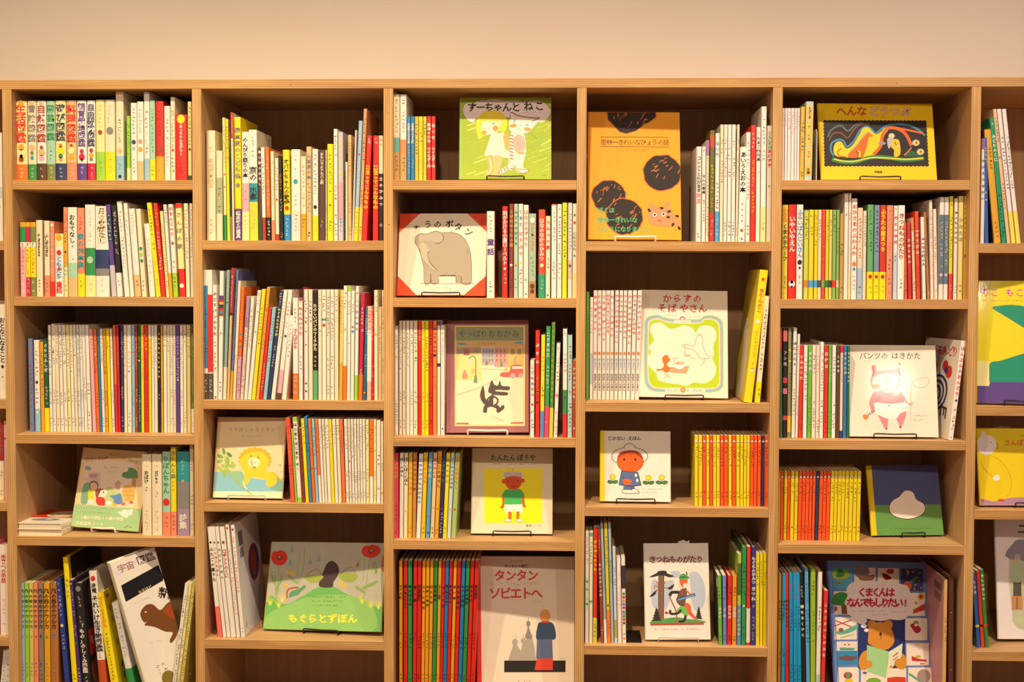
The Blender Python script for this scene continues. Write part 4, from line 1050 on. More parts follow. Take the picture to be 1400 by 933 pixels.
def face_book(bay, row, quad, org, s, base, label, art, thick=0.009, th0=0.22, Y0=0.06, spine=None, stand='k', gloss=True, zs=None, name='picture_book', sw=28, stx=0.0, back=None, hinge=True):
    zsf = SH[bay][row - 1] if zs is None else zs
    px = [(org[0] + a / s, org[1] + b / s) for a, b in quad]
    p, R, O = fit_face(px, zsf, th0, Y0); W, H = p[2], p[3]

    root = empty(name); M4 = Matrix(R.tolist()).to_4x4(); M4.translation = Vector(O); root.matrix_world = M4
    tag(root, label, 'book', 'picture books shown face out')
    bc = C_(base); sp_c = C_(spine) if spine else bc; b = 0.0022; ov = 0.003; mb = MB(); e = 0.0006
    def brd(y0, y1, c): mb.prism([(-W / 2 + e, y0), (W / 2 - e, y0), (W / 2, y0 + e), (W / 2, y1), (-W / 2, y1), (-W / 2, y0 + e)], 0, H, c)
    brd(0, b, bc); brd(thick - b, thick, C_(back) if back else bc)
    # rounded spine on the left edge
    pr = [(-W / 2, 0)] + [(-W / 2 - 0.0022 * math.sin(k * math.pi / 6), thick / 2 - thick / 2 * math.cos(k * math.pi / 6)) for k in range(1, 6)] + [(-W / 2, thick)]
    mb.strip(pr, 0, H, sp_c)
    mb.face([(x, y, H) for x, y in pr], sp_c); mb.face([(x, y, 0) for x, y in pr], sp_c)
    cov = mb.build('cover', M_GLOSS if gloss else M_COVER, root)
    mb = MB(); mb.box((-W / 2 + 0.0008, b + 0.0002, ov), (W / 2 - ov, thick - b - 0.0002, H - ov), (1, 1, 1)); pg = mb.build('pages', M_PAGES, root)
    A = Art(quad); art(A)
    A.place('cover_print', lambda u_, v_, k: (-W / 2 + u_ * W, -0.00010 - k * 0.00002, H * (1 - v_)), M_PRINTG if gloss else M_PRINT, cov)
    if stand:
        sx = p[0] + stx
        sroot = empty('book_stand', (sx, O[1], zsf)); sroot.rotation_euler = (0, 0, p[5])
        cn = {'k': 'black', 'w': 'white', 'c': 'clear'}[stand]
        tag(sroot, '%s wire stand under the %s' % (cn, label.split(',')[0].replace('picture book', 'book')), 'book stand', 'small wire book stands')
        hw = sw / F * 3.3 / 2 * 1.02; rad = {'k': 0.0017, 'w': 0.0023, 'c': 0.0014}[stand]
        sm_ = M_STAND[stand]; fr = -0.006; zt = 0.0125
        m1 = MB(); tube(m1, [(-hw, 0.075, rad), (-hw, fr, rad), (-hw, fr - .001, zt - .001), (-hw + .004, fr - .0012, zt), (0, fr - .0012, zt - .0012), (hw - .004, fr - .0012, zt), (hw, fr - .001, zt - .001), (hw, fr, rad), (hw, 0.075, rad)], rad, (1, 1, 1))
        m1.build('front_lip', sm_, sroot, True)
        hh = min(0.11, H * 0.6); bl = math.tan(p[4]); yb = 0.005 + thick
        m2 = MB(); tube(m2, [(-hw, 0.075, rad), (-hw + .002, 0.078, rad * 2), (-hw + .004, yb + 0.012 + hh * bl * 1.15, hh), (hw - .004, yb + 0.012 + hh * bl * 1.15, hh), (hw - .002, 0.078, rad * 2), (hw, 0.075, rad)], rad, (1, 1, 1))
        m2.build('back_rest', sm_, sroot, True)
    return root, cov, p, R, O
M_STAND = {'k': mat('black_wire', 0.3, lin('181614')), 'w': mat('white_wire', 0.35, lin('f2e8dc')), 'c': mat('clear_acrylic_wire', 0.1, lin('cdbfae'), spec=0.8)}
WQ = lambda *a: list(a)

# 1 park scene with a green paper band
def a1(A):
    o, s = (92, 606), 1
    A.blob([(150, 610), (165, 300), (180, 210), (260, 180), (430, 170), (600, 185), (690, 225), (690, 400), (660, 640), (400, 640)], 'f4dcc0', 4)
    A.text('ワワーさんの', 178, 150, 44, 'a83468', step=39, ang=-0.12).text('ゆたか', 425, 95, 42, 'b8a030', step=34).text('ーな', 520, 125, 40, 'c8b838', step=34, ang=.15).text('ひだり', 615, 150, 42, '7a9a78', step=36, ang=.25)
    A.tiny(360, 235, 170, 22, '8a7060', 3).tiny(385, 280, 120, 18, '8a7060', 4).tiny(400, 190, 90, 14, 'c8a888', 5)
    A.blob([(180, 240), (210, 235), (240, 255), (230, 275), (185, 275)], '8fae98')
    A.rect(210, 300, 330, 440, 'e4c4b8').rect(225, 315, 300, 350, 'c8a0a0').rect(165, 350, 215, 440, 'e8d0c0')
    A.blob([(135, 600), (150, 460), (190, 400), (240, 430), (200, 600)], '7fb48c')
    A.blob([(545, 330), (560, 295), (600, 285), (620, 245), (670, 255), (700, 290), (700, 350), (640, 355), (580, 350)], '5c9858')
    A.poly([(650, 350), (690, 340), (680, 470), (640, 470)], 'c8944c').blob([(555, 440), (600, 425), (670, 430), (665, 560), (600, 580), (550, 560)], 'f0b458').line([(555, 480), (660, 476)], 5, 'c88838').line([(552, 520), (660, 520)], 5, 'c88838')
    A.blob([(380, 470), (430, 440), (480, 480), (560, 520), (540, 600), (390, 600)], 'c4d48c')
    A.ell(265, 430, 46, 50, '8c6a5c').ell(265, 438, 36, 38, 'f0c8a0').line([(250, 432), (258, 436)], 4, 'k').line([(274, 432), (282, 436)], 4, 'k').rect(208, 470, 262, 570, 'f0e020').ell(230, 590, 30, 24, 'f4ece0')
    A.ell(335, 500, 62, 44, 'f8ecd4').blob([(280, 480), (310, 460), (360, 462), (330, 485), (300, 560), (282, 530)], 'a8543c').ell(318, 495, 6, 10, 'k').ell(362, 495, 6, 10, 'k').blob([(285, 560), (330, 540), (372, 560), (372, 622), (300, 618)], 'd8402c')
    A.ell(508, 425, 30, 52, 'e0a888').ell(495, 410, 5, 6, 'a05c48').blob([(420, 530), (480, 520), (530, 505), (545, 600), (470, 605), (460, 560)], '6890c8').ell(545, 440, 22, 26, 'f4e8d8')
    A.ell(410, 600, 36, 22, 'f8f0e0').ell(470, 615, 24, 14, 'e8c020').ell(555, 605, 22, 18, 'e07860').ell(635, 590, 20, 14, 'd86840')
    A.poly([(70, 616), (738, 655), (700, 880), (30, 838)], 'a8cf90')
    A.tiny(105, 640, 370, 22, '4a6a48', 6, 0.03).tiny(95, 680, 340, 22, '4a6a48', 7, .03)
    A.text('10歳から読む60歳の物語', 88, 722, 38, 'f4ecd0', step=36, ang=.03).text('手帳絵本ノート', 80, 780, 40, 'f4ecd0', step=40, ang=.03)
    A.blob([(500, 690), (540, 680), (560, 660), (600, 665), (655, 660), (640, 700), (655, 715), (615, 720), (590, 745), (550, 730)], 'f6eede').line([(565, 850), (600, 820), (635, 840)], 4, '5a7858').line([(560, 835), (640, 835)], 3, '5a7858')
face_book(1, 4, WQ((163, 50), (829, 88), (700, 878), (35, 835)), (92, 606), 7.29, 'f2d49c', 'cream face-out picture book with a park scene and green paper band', a1, thick=.016, stand='w', sw=34, gloss=False, Y0=.05)
# 2 yellow lion
def a2(A):
    A.poly([(66, 600), (340, 592), (380, 650), (600, 680), (770, 690), (765, 790), (500, 800), (55, 808)], '88c4d4')
    A.blob([(230, 600), (340, 590), (365, 640), (360, 720), (330, 730), (270, 680)], '94c49c').poly([(660, 640), (775, 660), (765, 800), (640, 780)], '7ab49c')
    A.rect(40, 800, 760, 870, 'f4ecc4').text('てつがくのライオン', 210, 150, 44, '8c6a58', step=53, bold=0).tiny(340, 230, 210, 18, '9a7a60', 3)
    for x, y, r_, c in [(165, 390, 1.4, '6a9a40'), (220, 422, .7, '5c8c38'), (130, 440, .4, '7aa848'), (205, 470, 1.2, '94bc50'), (245, 540, .2, 'a0c458'), (125, 490, -.3, '94bc50'), (160, 540, .5, 'a0c458'), (200, 510, 1.2, '8cb84c'), (125, 570, .8, 'a0c458'), (190, 590, .3, 'a0c458'), (165, 620, 1.3, '94bc50'), (260, 520, 1.0, 'a8c85c')]:
        A.ell(x, y, 34, 18, c, r_)
    A.line([(170, 430), (200, 560), (290, 700), (455, 840)], 12, 'a4c050').line([(200, 560), (270, 660)], 26, 'a4c868', taper=True)
    pts = []
    for i in range(36): a = i / 36 * 2 * math.pi; r_ = 1 + (0.10 if i % 2 else -0.03); pts.append((480 + 158 * r_ * math.cos(a), 470 + 118 * r_ * math.sin(a)))
    A.poly(pts, 'dcb010').blob([(330, 470), (350, 560), (375, 600), (370, 720), (385, 735), (430, 680), (445, 645), (560, 665), (600, 680), (590, 725), (620, 748), (680, 730), (705, 670), (660, 600), (600, 585), (620, 480), (560, 400), (420, 400)], 'ecd01a')
    A.line([(660, 600), (720, 650), (765, 685)], 14, 'f0b818').ell(470, 500, 62, 52, 'f6ecb8').line([(445, 470), (455, 545)], 10, 'f0a030').ell(475, 552, 16, 12, '6a9a8c').line([(415, 500), (440, 498)], 6, '8ca898').line([(470, 500), (492, 496)], 6, '8ca898').ell(440, 436, 12, 9, 'a89020').ell(515, 448, 12, 12, 'a89020')
    A.line([(355, 690), (370, 740), (400, 780)], 10, 'f4ecd0').ell(735, 525, 14, 6, '8cac60').line([(730, 600), (770, 590)], 4, 'b0a0a0')
face_book(2, 3, WQ((115, 48), (790, 55), (755, 868), (45, 865)), (284, 564), 7.4, 'ecd8a4', 'cream face-out picture book with a yellow lion', a2, thick=.01, stand='c', sw=52, gloss=False, Y0=.04)
# 3 flowers, plain dark stand-in shape on the hill
def a3(A):
    A.blob([(30, 850), (90, 560), (150, 540), (250, 610), (420, 530), (560, 450), (690, 440), (800, 500), (960, 580), (1050, 620), (1150, 640), (1140, 870)], '6fb45c', 4)
    A.blob([(60, 850), (90, 700), (300, 600), (520, 530), (850, 525), (1050, 620), (1060, 862), (500, 860)], '90c46c', 4)
    for x, y in ((110, 620), (190, 640), (230, 590), (960, 600), (1040, 640), (1110, 650)):
        for k in range(5): A.line([(x, y), (x - 40 + 20 * k, y - 90 + 8 * abs(k - 2))], 9, 'e0dc58', taper=True)
    for pts in ([(200, 250), (195, 400), (170, 560)], [(130, 310), (170, 330), (165, 480)], [(240, 310), (190, 440), (175, 550)], [(1020, 180), (1000, 380), (970, 560)], [(920, 230), (950, 190), (975, 220), (960, 400)], [(1080, 250), (1060, 230), (1040, 330)], [(400, 130), (380, 260), (370, 420)], [(440, 110), (430, 260), (380, 420)], [(1135, 260), (1130, 400), (1140, 540)]):
        A.line(pts, 7, '98a868')
    for x, y, r_ in ((210, 400, -1.1), (185, 460, -1.3), (150, 380, 1.2), (1000, 440, -.5), (1050, 420, -.5), (940, 470, .6), (330, 380, .7)): A.ell(x, y, 60, 13, '8ca860', r_)
    for x, y in ((310, 225), (492, 215), (570, 190), (330, 110)): A.poly([(x, y - 35), (x + 20, y + 28), (x - 22, y + 28)], '8ca4b4')
    for x, y in ((290, 310), (330, 330), (268, 435), (768, 412), (795, 437)): A.ell(x, y, 19, 17, 'e8c030').ell(x, y, 8, 7, 'd09820')
    for x, y, rx, ry in ((213, 185, 74, 70), (1030, 130, 84, 58)):
        A.blob([(x - rx, y), (x - rx * .7, y - ry * .75), (x - 8, y - ry * .8), (x + 6, y - ry * .95), (x + rx * .75, y - ry * .7), (x + rx, y + 5), (x + rx * .6, y + ry * .75), (x, y + ry), (x - rx * .7, y + ry * .75)], 'd83424', 4)
        A.ell(x, y, 26, 22, '8c2c20').ell(x, y - 4, 13, 11, 'a8a060')
    A.ell(915, 250, 12, 26, 'a87848', .3).ell(1078, 300, 12, 32, '7c9c50').blob([(1130, 180), (1158, 170), (1158, 300), (1125, 290)], 'b8683c')
    # plain mossy boulder where the animal sat, with two leaf baskets
    A.blob([(565, 430), (600, 330), (640, 240), (690, 215), (740, 260), (745, 330), (700, 400), (690, 445), (620, 452)], '4c3c38')
    A.blob([(440, 350), (600, 345), (585, 385), (540, 405), (480, 400)], '9cac48').blob([(750, 330), (910, 330), (895, 385), (840, 402), (775, 385)], '9cac48').line([(450, 345), (540, 285), (600, 345)], 4, '7c6a4c').line([(760, 330), (850, 270), (900, 330)], 4, '7c6a4c')
    A.line([(270, 550), (285, 470), (380, 450)], 12, 'c83c30').blob([(290, 545), (310, 490), (390, 460), (430, 430), (445, 450), (400, 490), (370, 520), (330, 530)], '5c9c68')
    A.tiny(470, 525, 340, 22, '4a7848', 4).tiny(495, 566, 290, 20, '4a7848', 5).tiny(500, 608, 250, 20, '4a7848', 6)
    A.text('もぐらとずぼん', 275, 695, 92, 'f0e848', step=92, bold=.04)
face_book(2, 4, WQ((150, 45), (1165, 63), (1135, 863), (35, 845)), (352, 734), 6.667, 'b8b4a0', 'wide green face-out picture book with red poppies on a hill', a3, thick=.011, spine='e8b030', stand='k', sw=50, th0=.3, Y0=.05)
# 4 girl and cat
def a4(A):
    A.rect(50, 58, 990, 895, 'a4bc38')
    rng = random.Random(4)
    for i in range(150):
        x, y = rng.uniform(90, 970), rng.uniform(90, 880); l = rng.uniform(60, 160)
        A.line([(x, y), (x + l, y - l * .35)], rng.uniform(5, 11), rng.choice(['a8c448', 'bcc83c', 'c4d458', '98bc54', 'dce070', 'b8d060']), sm=False)
    A.rect(46, 58, 72, 895, 'a0c468')
    A.blob([(85, 190), (110, 120), (200, 115), (230, 90), (330, 85), (420, 75), (530, 90), (620, 85), (720, 100), (830, 85), (915, 110), (980, 190), (950, 270), (880, 310), (800, 280), (560, 260), (250, 260), (180, 310), (110, 260)], 'f0e4e4', 4)
    A.text('すーちゃんと', 130, 105, 100, '3c3434', step=90, bold=.03).text('ねこ', 700, 95, 100, '3c3434', step=112, bold=.03).tiny(700, 200, 230, 20, 'a07060', 2)
    A.blob([(235, 470), (220, 330), (260, 230), (350, 190), (450, 195), (525, 260), (535, 350), (500, 410), (400, 380), (320, 440), (290, 450), (265, 475)], 'f0dc40', 4)
    A.blob([(280, 400), (275, 330), (310, 300), (430, 310), (450, 380), (420, 420), (320, 438)], 'f8e4cc').ell(300, 415, 24, 22, 'f0a048').ell(418, 372, 28, 30, 'f0a048').ell(310, 370, 8, 6, '8c9c98').ell(396, 324, 11, 10, '8c9c98').ell(350, 372, 9, 4, 'c88860').ell(465, 310, 18, 24, 'f8dcc0')
    A.poly([(375, 425), (500, 415), (555, 500), (560, 680), (430, 665), (298, 655), (330, 560)], 'ece0cc')
    A.blob([(500, 440), (540, 425), (560, 500), (556, 600), (520, 580), (500, 500)], 'f4b060').blob([(330, 665), (390, 660), (385, 800), (360, 850), (295, 850), (340, 800)], 'f4b468').blob([(390, 665), (490, 665), (460, 780), (440, 840), (450, 870), (370, 868), (400, 790)], 'f4c080').line([(355, 670), (372, 790), (330, 845)], 14, 'fae0c0')
    A.blob([(565, 390), (560, 300), (575, 200), (600, 200), (640, 240), (780, 270), (870, 265), (800, 370), (740, 420), (640, 420)], 'f4e8dc', 4).line([(570, 210), (600, 215), (640, 240), (780, 265), (870, 265)], 14, 'a8786c').line([(565, 230), (570, 280)], 10, 'a8786c').line([(790, 300), (870, 270)], 10, 'a8786c')
    A.ell(598, 345, 36, 20, 'f0a050', -.1).ell(745, 382, 36, 20, 'f0a050', .1).ell(612, 300, 16, 17, 'a8c0d0').ell(742, 338, 18, 15, 'a8c0d0').ell(672, 340, 7, 5, 'b86850').line([(645, 390), (660, 378), (675, 392)], 4, 'b88870')
    A.blob([(570, 430), (640, 405), (710, 430), (730, 600), (700, 760), (740, 790), (755, 815), (700, 830), (640, 820), (620, 740), (590, 800), (550, 780), (560, 600)], 'f0dcd0', 4)
    for y in range(440, 790, 34): A.line([(562, y), (600, y + 12)], 13, 'a88078')
    A.ring([(600, 510), (640, 450), (700, 470), (715, 560), (680, 620), (630, 600)], 9, 'b88878').blob([(610, 510), (640, 460), (690, 480), (705, 560), (670, 610), (635, 590)], 'd8b0a0').ell(680, 625, 36, 14, 'f0a868').ring([(640, 790), (700, 795), (760, 795), (745, 825), (680, 832)], 7, 'b87848')
    A.line([(600, 720), (540, 780), (450, 830)], 44, 'f0dcd0').line([(530, 760), (548, 800)], 11, 'a88078', sm=False).line([(500, 775), (518, 815)], 11, 'a88078', sm=False).line([(470, 790), (485, 830)], 11, 'a88078', sm=False).line([(450, 800), (462, 842)], 11, 'a88078', sm=False)
    A.line([(780, 420), (850, 490)], 3, '7a8848').tiny(870, 845, 95, 18, '8a6a30', 4)
face_book(3, 1, WQ((57, 58), (988, 58), (992, 895), (48, 895)), (622, 126), 7.52, 'a4bc38', 'green face-out picture book with a blond girl and striped cat', a4, stand='k', sw=50, Y0=.05)
# 5 grey elephant, octagon panel
def a5(A):
    A.poly([(285, 57), (750, 60), (942, 245), (936, 685), (722, 875), (240, 875), (52, 682), (75, 245)], 'ebdfc8')
    for ch, x, y, a in (('ぞ', 195, 185, -.35), ('う', 315, 130, -.15), ('の', 415, 122, 0), ('ボ', 535, 115, .08), ('タ', 630, 140, .25), ('ン', 738, 190, .3)): A.text(ch, x, y, 84, '3a302c', ang=a, bold=.02)
    body = [(258, 380), (235, 350), (240, 290), (290, 258), (350, 262), (410, 240), (455, 236), (500, 250), (600, 248), (680, 275), (740, 340), (780, 450), (792, 600), (785, 755), (700, 758), (695, 685), (640, 685), (625, 672), (470, 680), (462, 752), (390, 755), (385, 665), (375, 750), (325, 755), (318, 600), (290, 480)]
    A.ring(body, 9, '4c4034'); A.blob(body, 'ada08c', 4)
    A.rect(636, 683, 696, 755, 'a8967c').line([(636, 683), (640, 755)], 5, '4c4034').line([(694, 690), (696, 755)], 6, '4c4034').line([(384, 660), (390, 750)], 6, '4c4034')
    A.line([(500, 262), (515, 310), (470, 355), (430, 350)], 8, '7c6a54').line([(258, 380), (300, 470), (340, 560), (440, 635)], 6, '8a785f').line([(375, 430), (355, 470), (375, 540), (455, 630)], 9, '7c6a54')
    A.blob([(285, 350), (330, 355), (360, 400), (355, 480), (380, 560), (450, 630), (400, 610), (330, 540), (290, 460)], 'beb29e').blob([(260, 270), (340, 270), (430, 250), (500, 270), (500, 330), (440, 345), (390, 330), (280, 330)], 'b6aa96', 4)
    A.line([(280, 755), (400, 758), (600, 762), (820, 755)], 4, '4c4034').line([(360, 430), (372, 420)], 10, 'd8ccb4').line([(760, 420), (750, 460)], 5, '7c6a54')
    for i in range(6): A.ell(490 + i * 26, 682, 13, 5, '4c4034')
    A.tiny(365, 795, 250, 26, 'b89a70', 5)
face_book(3, 2, WQ((85, 57), (945, 62), (935, 885), (45, 880)), (536, 284), 7.29, 'e04c28', 'white face-out picture book with a grey elephant and orange corners', a5, stand='k', sw=52, Y0=.05)
# 6 street and dark walking creature
def a6(A):
    A.rect(98, 74, 632, 838, 'e8d070').rect(108, 84, 622, 826, 'f0dcb8').rect(108, 84, 620, 190, '8c9460').text('やっぱり', 130, 105, 62, '3a3c2c', step=55, bold=0).text('おおかみ', 350, 105, 60, '3a3c2c', step=60, bold=0)
    A.rect(108, 192, 620, 234, 'd8ac5c').tiny(275, 202, 175, 20, '5a4030', 2).ell(150, 213, 36, 9, '6a98a8').ell(585, 203, 36, 9, '6a98a8')
    A.rect(110, 236, 300, 490, 'e8d484').poly([(110, 236), (300, 236), (300, 280), (110, 290)], 'b8906c').rect(120, 250, 150, 280, '8c9480').rect(165, 250, 210, 300, 'a06848').rect(240, 250, 290, 280, 'a08870')
    A.rect(303, 240, 400, 372, 'b0aaa8').rect(400, 236, 500, 388, 'd89888').rect(500, 236, 622, 390, 'd8b060')
    for y in (255, 290, 325):
        for x in (312, 334, 356, 378): A.rect(x, y, x + 12, y + 22, '84868c')
        for x in (410, 440, 470): A.rect(x, y, x + 16, y + 24, 'a87468')
    for x, y in ((525, 250), (575, 250)): A.rect(x, y, x + 26, y + 42, '9c8450')
    A.rect(330, 345, 352, 375, 'b06840').rect(442, 345, 462, 385, '6a8c68').rect(225, 400, 250, 435, 'c8b474').blob([(155, 450), (175, 408), (195, 450), (190, 475), (160, 475)], 'e08c64')
    A.line([(110, 600), (300, 540), (420, 470)], 5, 'c8a88c').line([(300, 400), (460, 410), (500, 400)], 4, 'c8b090').line([(380, 765), (470, 800)], 5, 'c8a88c')
    A.line([(255, 505), (258, 340), (235, 305), (212, 320), (210, 335)], 9, '6f8c5c').poly([(240, 505), (250, 450), (266, 450), (272, 510)], '6f8c5c').ell(212, 342, 13, 16, 'd8d0c8').line([(556, 380), (556, 315), (575, 312)], 5, '7a8c60')
    A.blob([(448, 460), (455, 430), (510, 425), (530, 378), (600, 372), (614, 390), (614, 455), (560, 465)], 'd8544c').rect(535, 384, 612, 402, 'f0dcc8').ell(540, 455, 20, 20, 'b8a898').ell(600, 452, 18, 18, 'b8a898').ell(490, 410, 16, 16, 'c8b860')
    K = '4a382c'
    A.blob([(352, 575), (365, 520), (380, 488), (398, 520), (425, 528), (442, 492), (456, 530), (512, 535), (518, 555), (500, 565), (420, 562), (410, 572), (495, 580), (500, 600), (470, 605), (400, 600), (375, 590)], K, 4)
    A.blob([(312, 530), (325, 570), (330, 620), (352, 645), (375, 600), (395, 600), (385, 660), (365, 685), (340, 685), (305, 650), (290, 600)], K, 4)
    A.ring([(345, 640), (385, 610), (425, 635), (415, 670), (380, 685)], 13, K).line([(382, 600), (385, 690)], 16, K).line([(370, 675), (335, 690), (328, 735)], 30, K).line([(395, 680), (430, 700), (425, 730)], 28, K).line([(420, 730), (460, 700), (462, 680)], 26, K)
    A.rect(110, 812, 205, 824, 'b85c48').rect(525, 808, 620, 820, 'b85c48').rect(52, 38, 60, 886, '8c4850')
face_book(3, 3, WQ((42, 38), (658, 32), (663, 885), (35, 888)), (604, 432), 5.556, 'a05c60', 'maroon face-out picture book with a dark wolf walking a street', a6, stand='w', sw=54, Y0=.05, gloss=False)
# 7 small boy in a green shirt
def a7(A):
    A.text('たんたん', 228, 105, 62, '2c9048', step=58, bold=.03).text('ぼうや', 475, 105, 62, '2c9048', step=58, bold=.03).tiny(232, 188, 110, 18, '4a4038', 2).tiny(370, 188, 280, 18, '4a4038', 4)
    A.rect(165, 235, 710, 748, 'f6e80c')
    A.ell(440, 352, 82, 84, 'd8501c').ell(350, 355, 18, 22, 'd8501c').ell(530, 350, 16, 20, 'd8501c')
    A.blob([(345, 320), (355, 275), (400, 262), (440, 268), (500, 260), (525, 290), (530, 318), (440, 306)], 'd8ccc8', 4)
    for x in range(365, 520, 18): A.line([(x, 275), (x - 3 + (x - 440) * .04, 312)], 3, '5a4a48', sm=False)
    A.line([(432, 264), (436, 246), (446, 236)], 4, '5a2c18').ell(391, 358, 7, 7, '2c1a14').ell(480, 352, 7, 7, '2c1a14').line([(415, 395), (438, 412), (465, 392)], 5, '2c1a14').ell(442, 376, 9, 6, 'c03c14')
    A.line([(345, 480), (348, 560), (335, 600)], 24, 'd8581c').line([(530, 480), (535, 560), (545, 590)], 24, 'd8581c').ell(332, 600, 16, 11, 'd8581c').ell(542, 588, 16, 11, 'd8581c')
    A.blob([(335, 505), (348, 455), (385, 430), (440, 438), (495, 428), (530, 455), (540, 500), (515, 505), (522, 575), (440, 580), (358, 575), (360, 505)], '48b85c', 4)
    A.poly([(355, 575), (522, 572), (525, 650), (462, 652), (442, 615), (425, 650), (362, 652)], 'f6efe4').rect(392, 640, 422, 715, 'e0681c').poly([(470, 640), (498, 638), (492, 712), (468, 712)], 'e0681c')
    for x in (388, 496): A.ell(x, 724, 34, 17, '5a4038').ell(x, 723, 31, 14, 'f6efe4')
    A.ell(572, 772, 12, 10, 'e0682c').ell(600, 772, 10, 10, '5cb468').ell(628, 772, 10, 10, 'e8d84c').tiny(645, 762, 62, 17, '6a5a50', 4)
face_book(3, 4, WQ((62, 45), (803, 55), (808, 850), (42, 850)), (638, 606), 6.857, 'e8dabc', 'white face-out picture book with a boy on a yellow square', a7, stand='k', sw=52, Y0=.07, th0=.25)
# 8 tall white album; only the setting is drawn
def a8(A):
    A.rect(18, 25, 52, 990, 'd82c24').rect(52, 22, 730, 992, 'e9dcc6')
    A.tiny(262, 52, 90, 13, '4a3c38', 1).text('タンタンの冒険', 220, 82, 26, '3c302c', step=24).text('タンタン', 150, 118, 82, 'd02c20', step=78, bold=.03).tiny(110, 206, 375, 22, 'a89088', 5).text('ソビエトへ', 115, 240, 88, 'd02c20', step=75, bold=.03).tiny(425, 338, 65, 12, '4a3c38', 6)
    g = 'b0a698'
    A.poly([(245, 770), (275, 680), (285, 650), (300, 640), (340, 700), (352, 640), (365, 620), (380, 620), (385, 600), (420, 600), (440, 680), (450, 770)], g).ell(296, 635, 22, 24, g).line([(298, 615), (299, 578)], 3, g).ell(358, 625, 20, 20, g).line([(357, 605), (357, 570)], 3, g)
    A.poly([(368, 600), (385, 540), (388, 510), (396, 510), (400, 540), (422, 600)], '90887c').ell(392, 502, 15, 22, '90887c').line([(392, 485), (394, 455)], 3, '90887c').ell(395, 592, 26, 22, '90887c')
    A.rect(217, 770, 665, 856, '221c18')
    # a plain tower in the same colours where the figure stood
    A.blob([(455, 620), (458, 520), (480, 490), (550, 490), (580, 520), (592, 600), (560, 620)], '344868', 4).poly([(455, 615), (565, 615), (572, 755), (450, 755)], '5c6c90').ell(512, 445, 38, 46, 'dca050').rect(488, 482, 540, 496, 'c83428').poly([(455, 755), (572, 755), (572, 840), (440, 840)], 'dc4430')
    A.tiny(610, 750, 55, 11, '8a7a68', 4).tiny(315, 915, 105, 18, 'c07060', 8)
face_book(3, 5, WQ((40, 25), (715, 30), (730, 985), (20, 985)), (648, 756), 5.275, 'e9dcc6', 'tall white face-out album with a red spine and grey domes', a8, spine='d02c24', stand='k', sw=50, th0=.12, Y0=.04, gloss=False)
# 9 orange cover with black scribbled patches
def a9(A):
    rng = random.Random(9)
    def patch(cx, cy, rx, ry, pts=None):
        P0 = pts or [(cx + rx * (1 + rng.uniform(-.05, .05)) * math.cos(t), cy + ry * (1 + rng.uniform(-.05, .05)) * math.sin(t)) for t in [i / 30 * 2 * math.pi for i in range(30)]]
        A.poly([((x - cx) * 1.05 + cx, (y - cy) * 1.05 + cy) for x, y in P0], 'c86830'); A.poly(P0, '2e241e')
        for _ in range(16):
            a = rng.uniform(0, 6.28); q = rng.uniform(.35, .85); x, y = cx + rx * q * math.cos(a), cy + ry * q * math.sin(a); A.line([(x, y), (x + rng.uniform(5, 26), y - rng.uniform(6, 30))], rng.uniform(3, 7), 'c87040', sm=False)
    patch(320, 85, 150, 80, [(160, 38), (480, 38), (482, 70), (440, 100), (400, 120), (350, 160), (285, 178), (240, 165), (200, 120), (165, 85)])
    patch(528, 440, 125, 118); patch(170, 600, 112, 108); patch(272, 735, 122, 118)
    A.line([(115, 202), (573, 204)], 3, '4a3018', sm=False).line([(115, 266), (573, 268)], 3, '4a3018', sm=False).text('密林一きれいなひょうの話', 116, 216, 42, '4a3420', step=38, bold=0).tiny(218, 282, 260, 17, 'b07028', 6)
    A.blob([(435, 760), (430, 690), (440, 650), (460, 640), (480, 665), (540, 668), (555, 632), (580, 640), (580, 690), (650, 760), (655, 800), (600, 800), (520, 800), (460, 790)], 'f09060', 4)
    for x, y, r_ in ((440, 692, .9), (524, 677, .2), (574, 700, -.3), (568, 738, 0), (628, 730, .3), (600, 788, -1), (642, 812, 1)): A.ell(x, y, 14, 9, '3a2a20', r_)
    for x, y in ((477, 722), (537, 718)): A.ell(x, y, 14, 13, 'f0ece0').ell(x, y, 8, 8, '2c201c')
    A.ell(510, 762, 14, 6, 'd85048')
    for t_, x, y in (('ぼくは', 92, 672), ('密林一きれいな', 92, 738), ('ひょうになりました', 92, 800)): A.text(t_, x, y, 40, '5cb878', step=38.5, bold=.02)
    A.rect(34, 38, 40, 890, 'd88820')
face_book(4, 1, WQ((33, 35), (642, 38), (658, 890), (33, 888)), (798, 146), 4.908, 'f2a428', 'orange face-out picture book with big black scribbled patches', a9, stand='w', sw=54, Y0=.045, thick=.012)
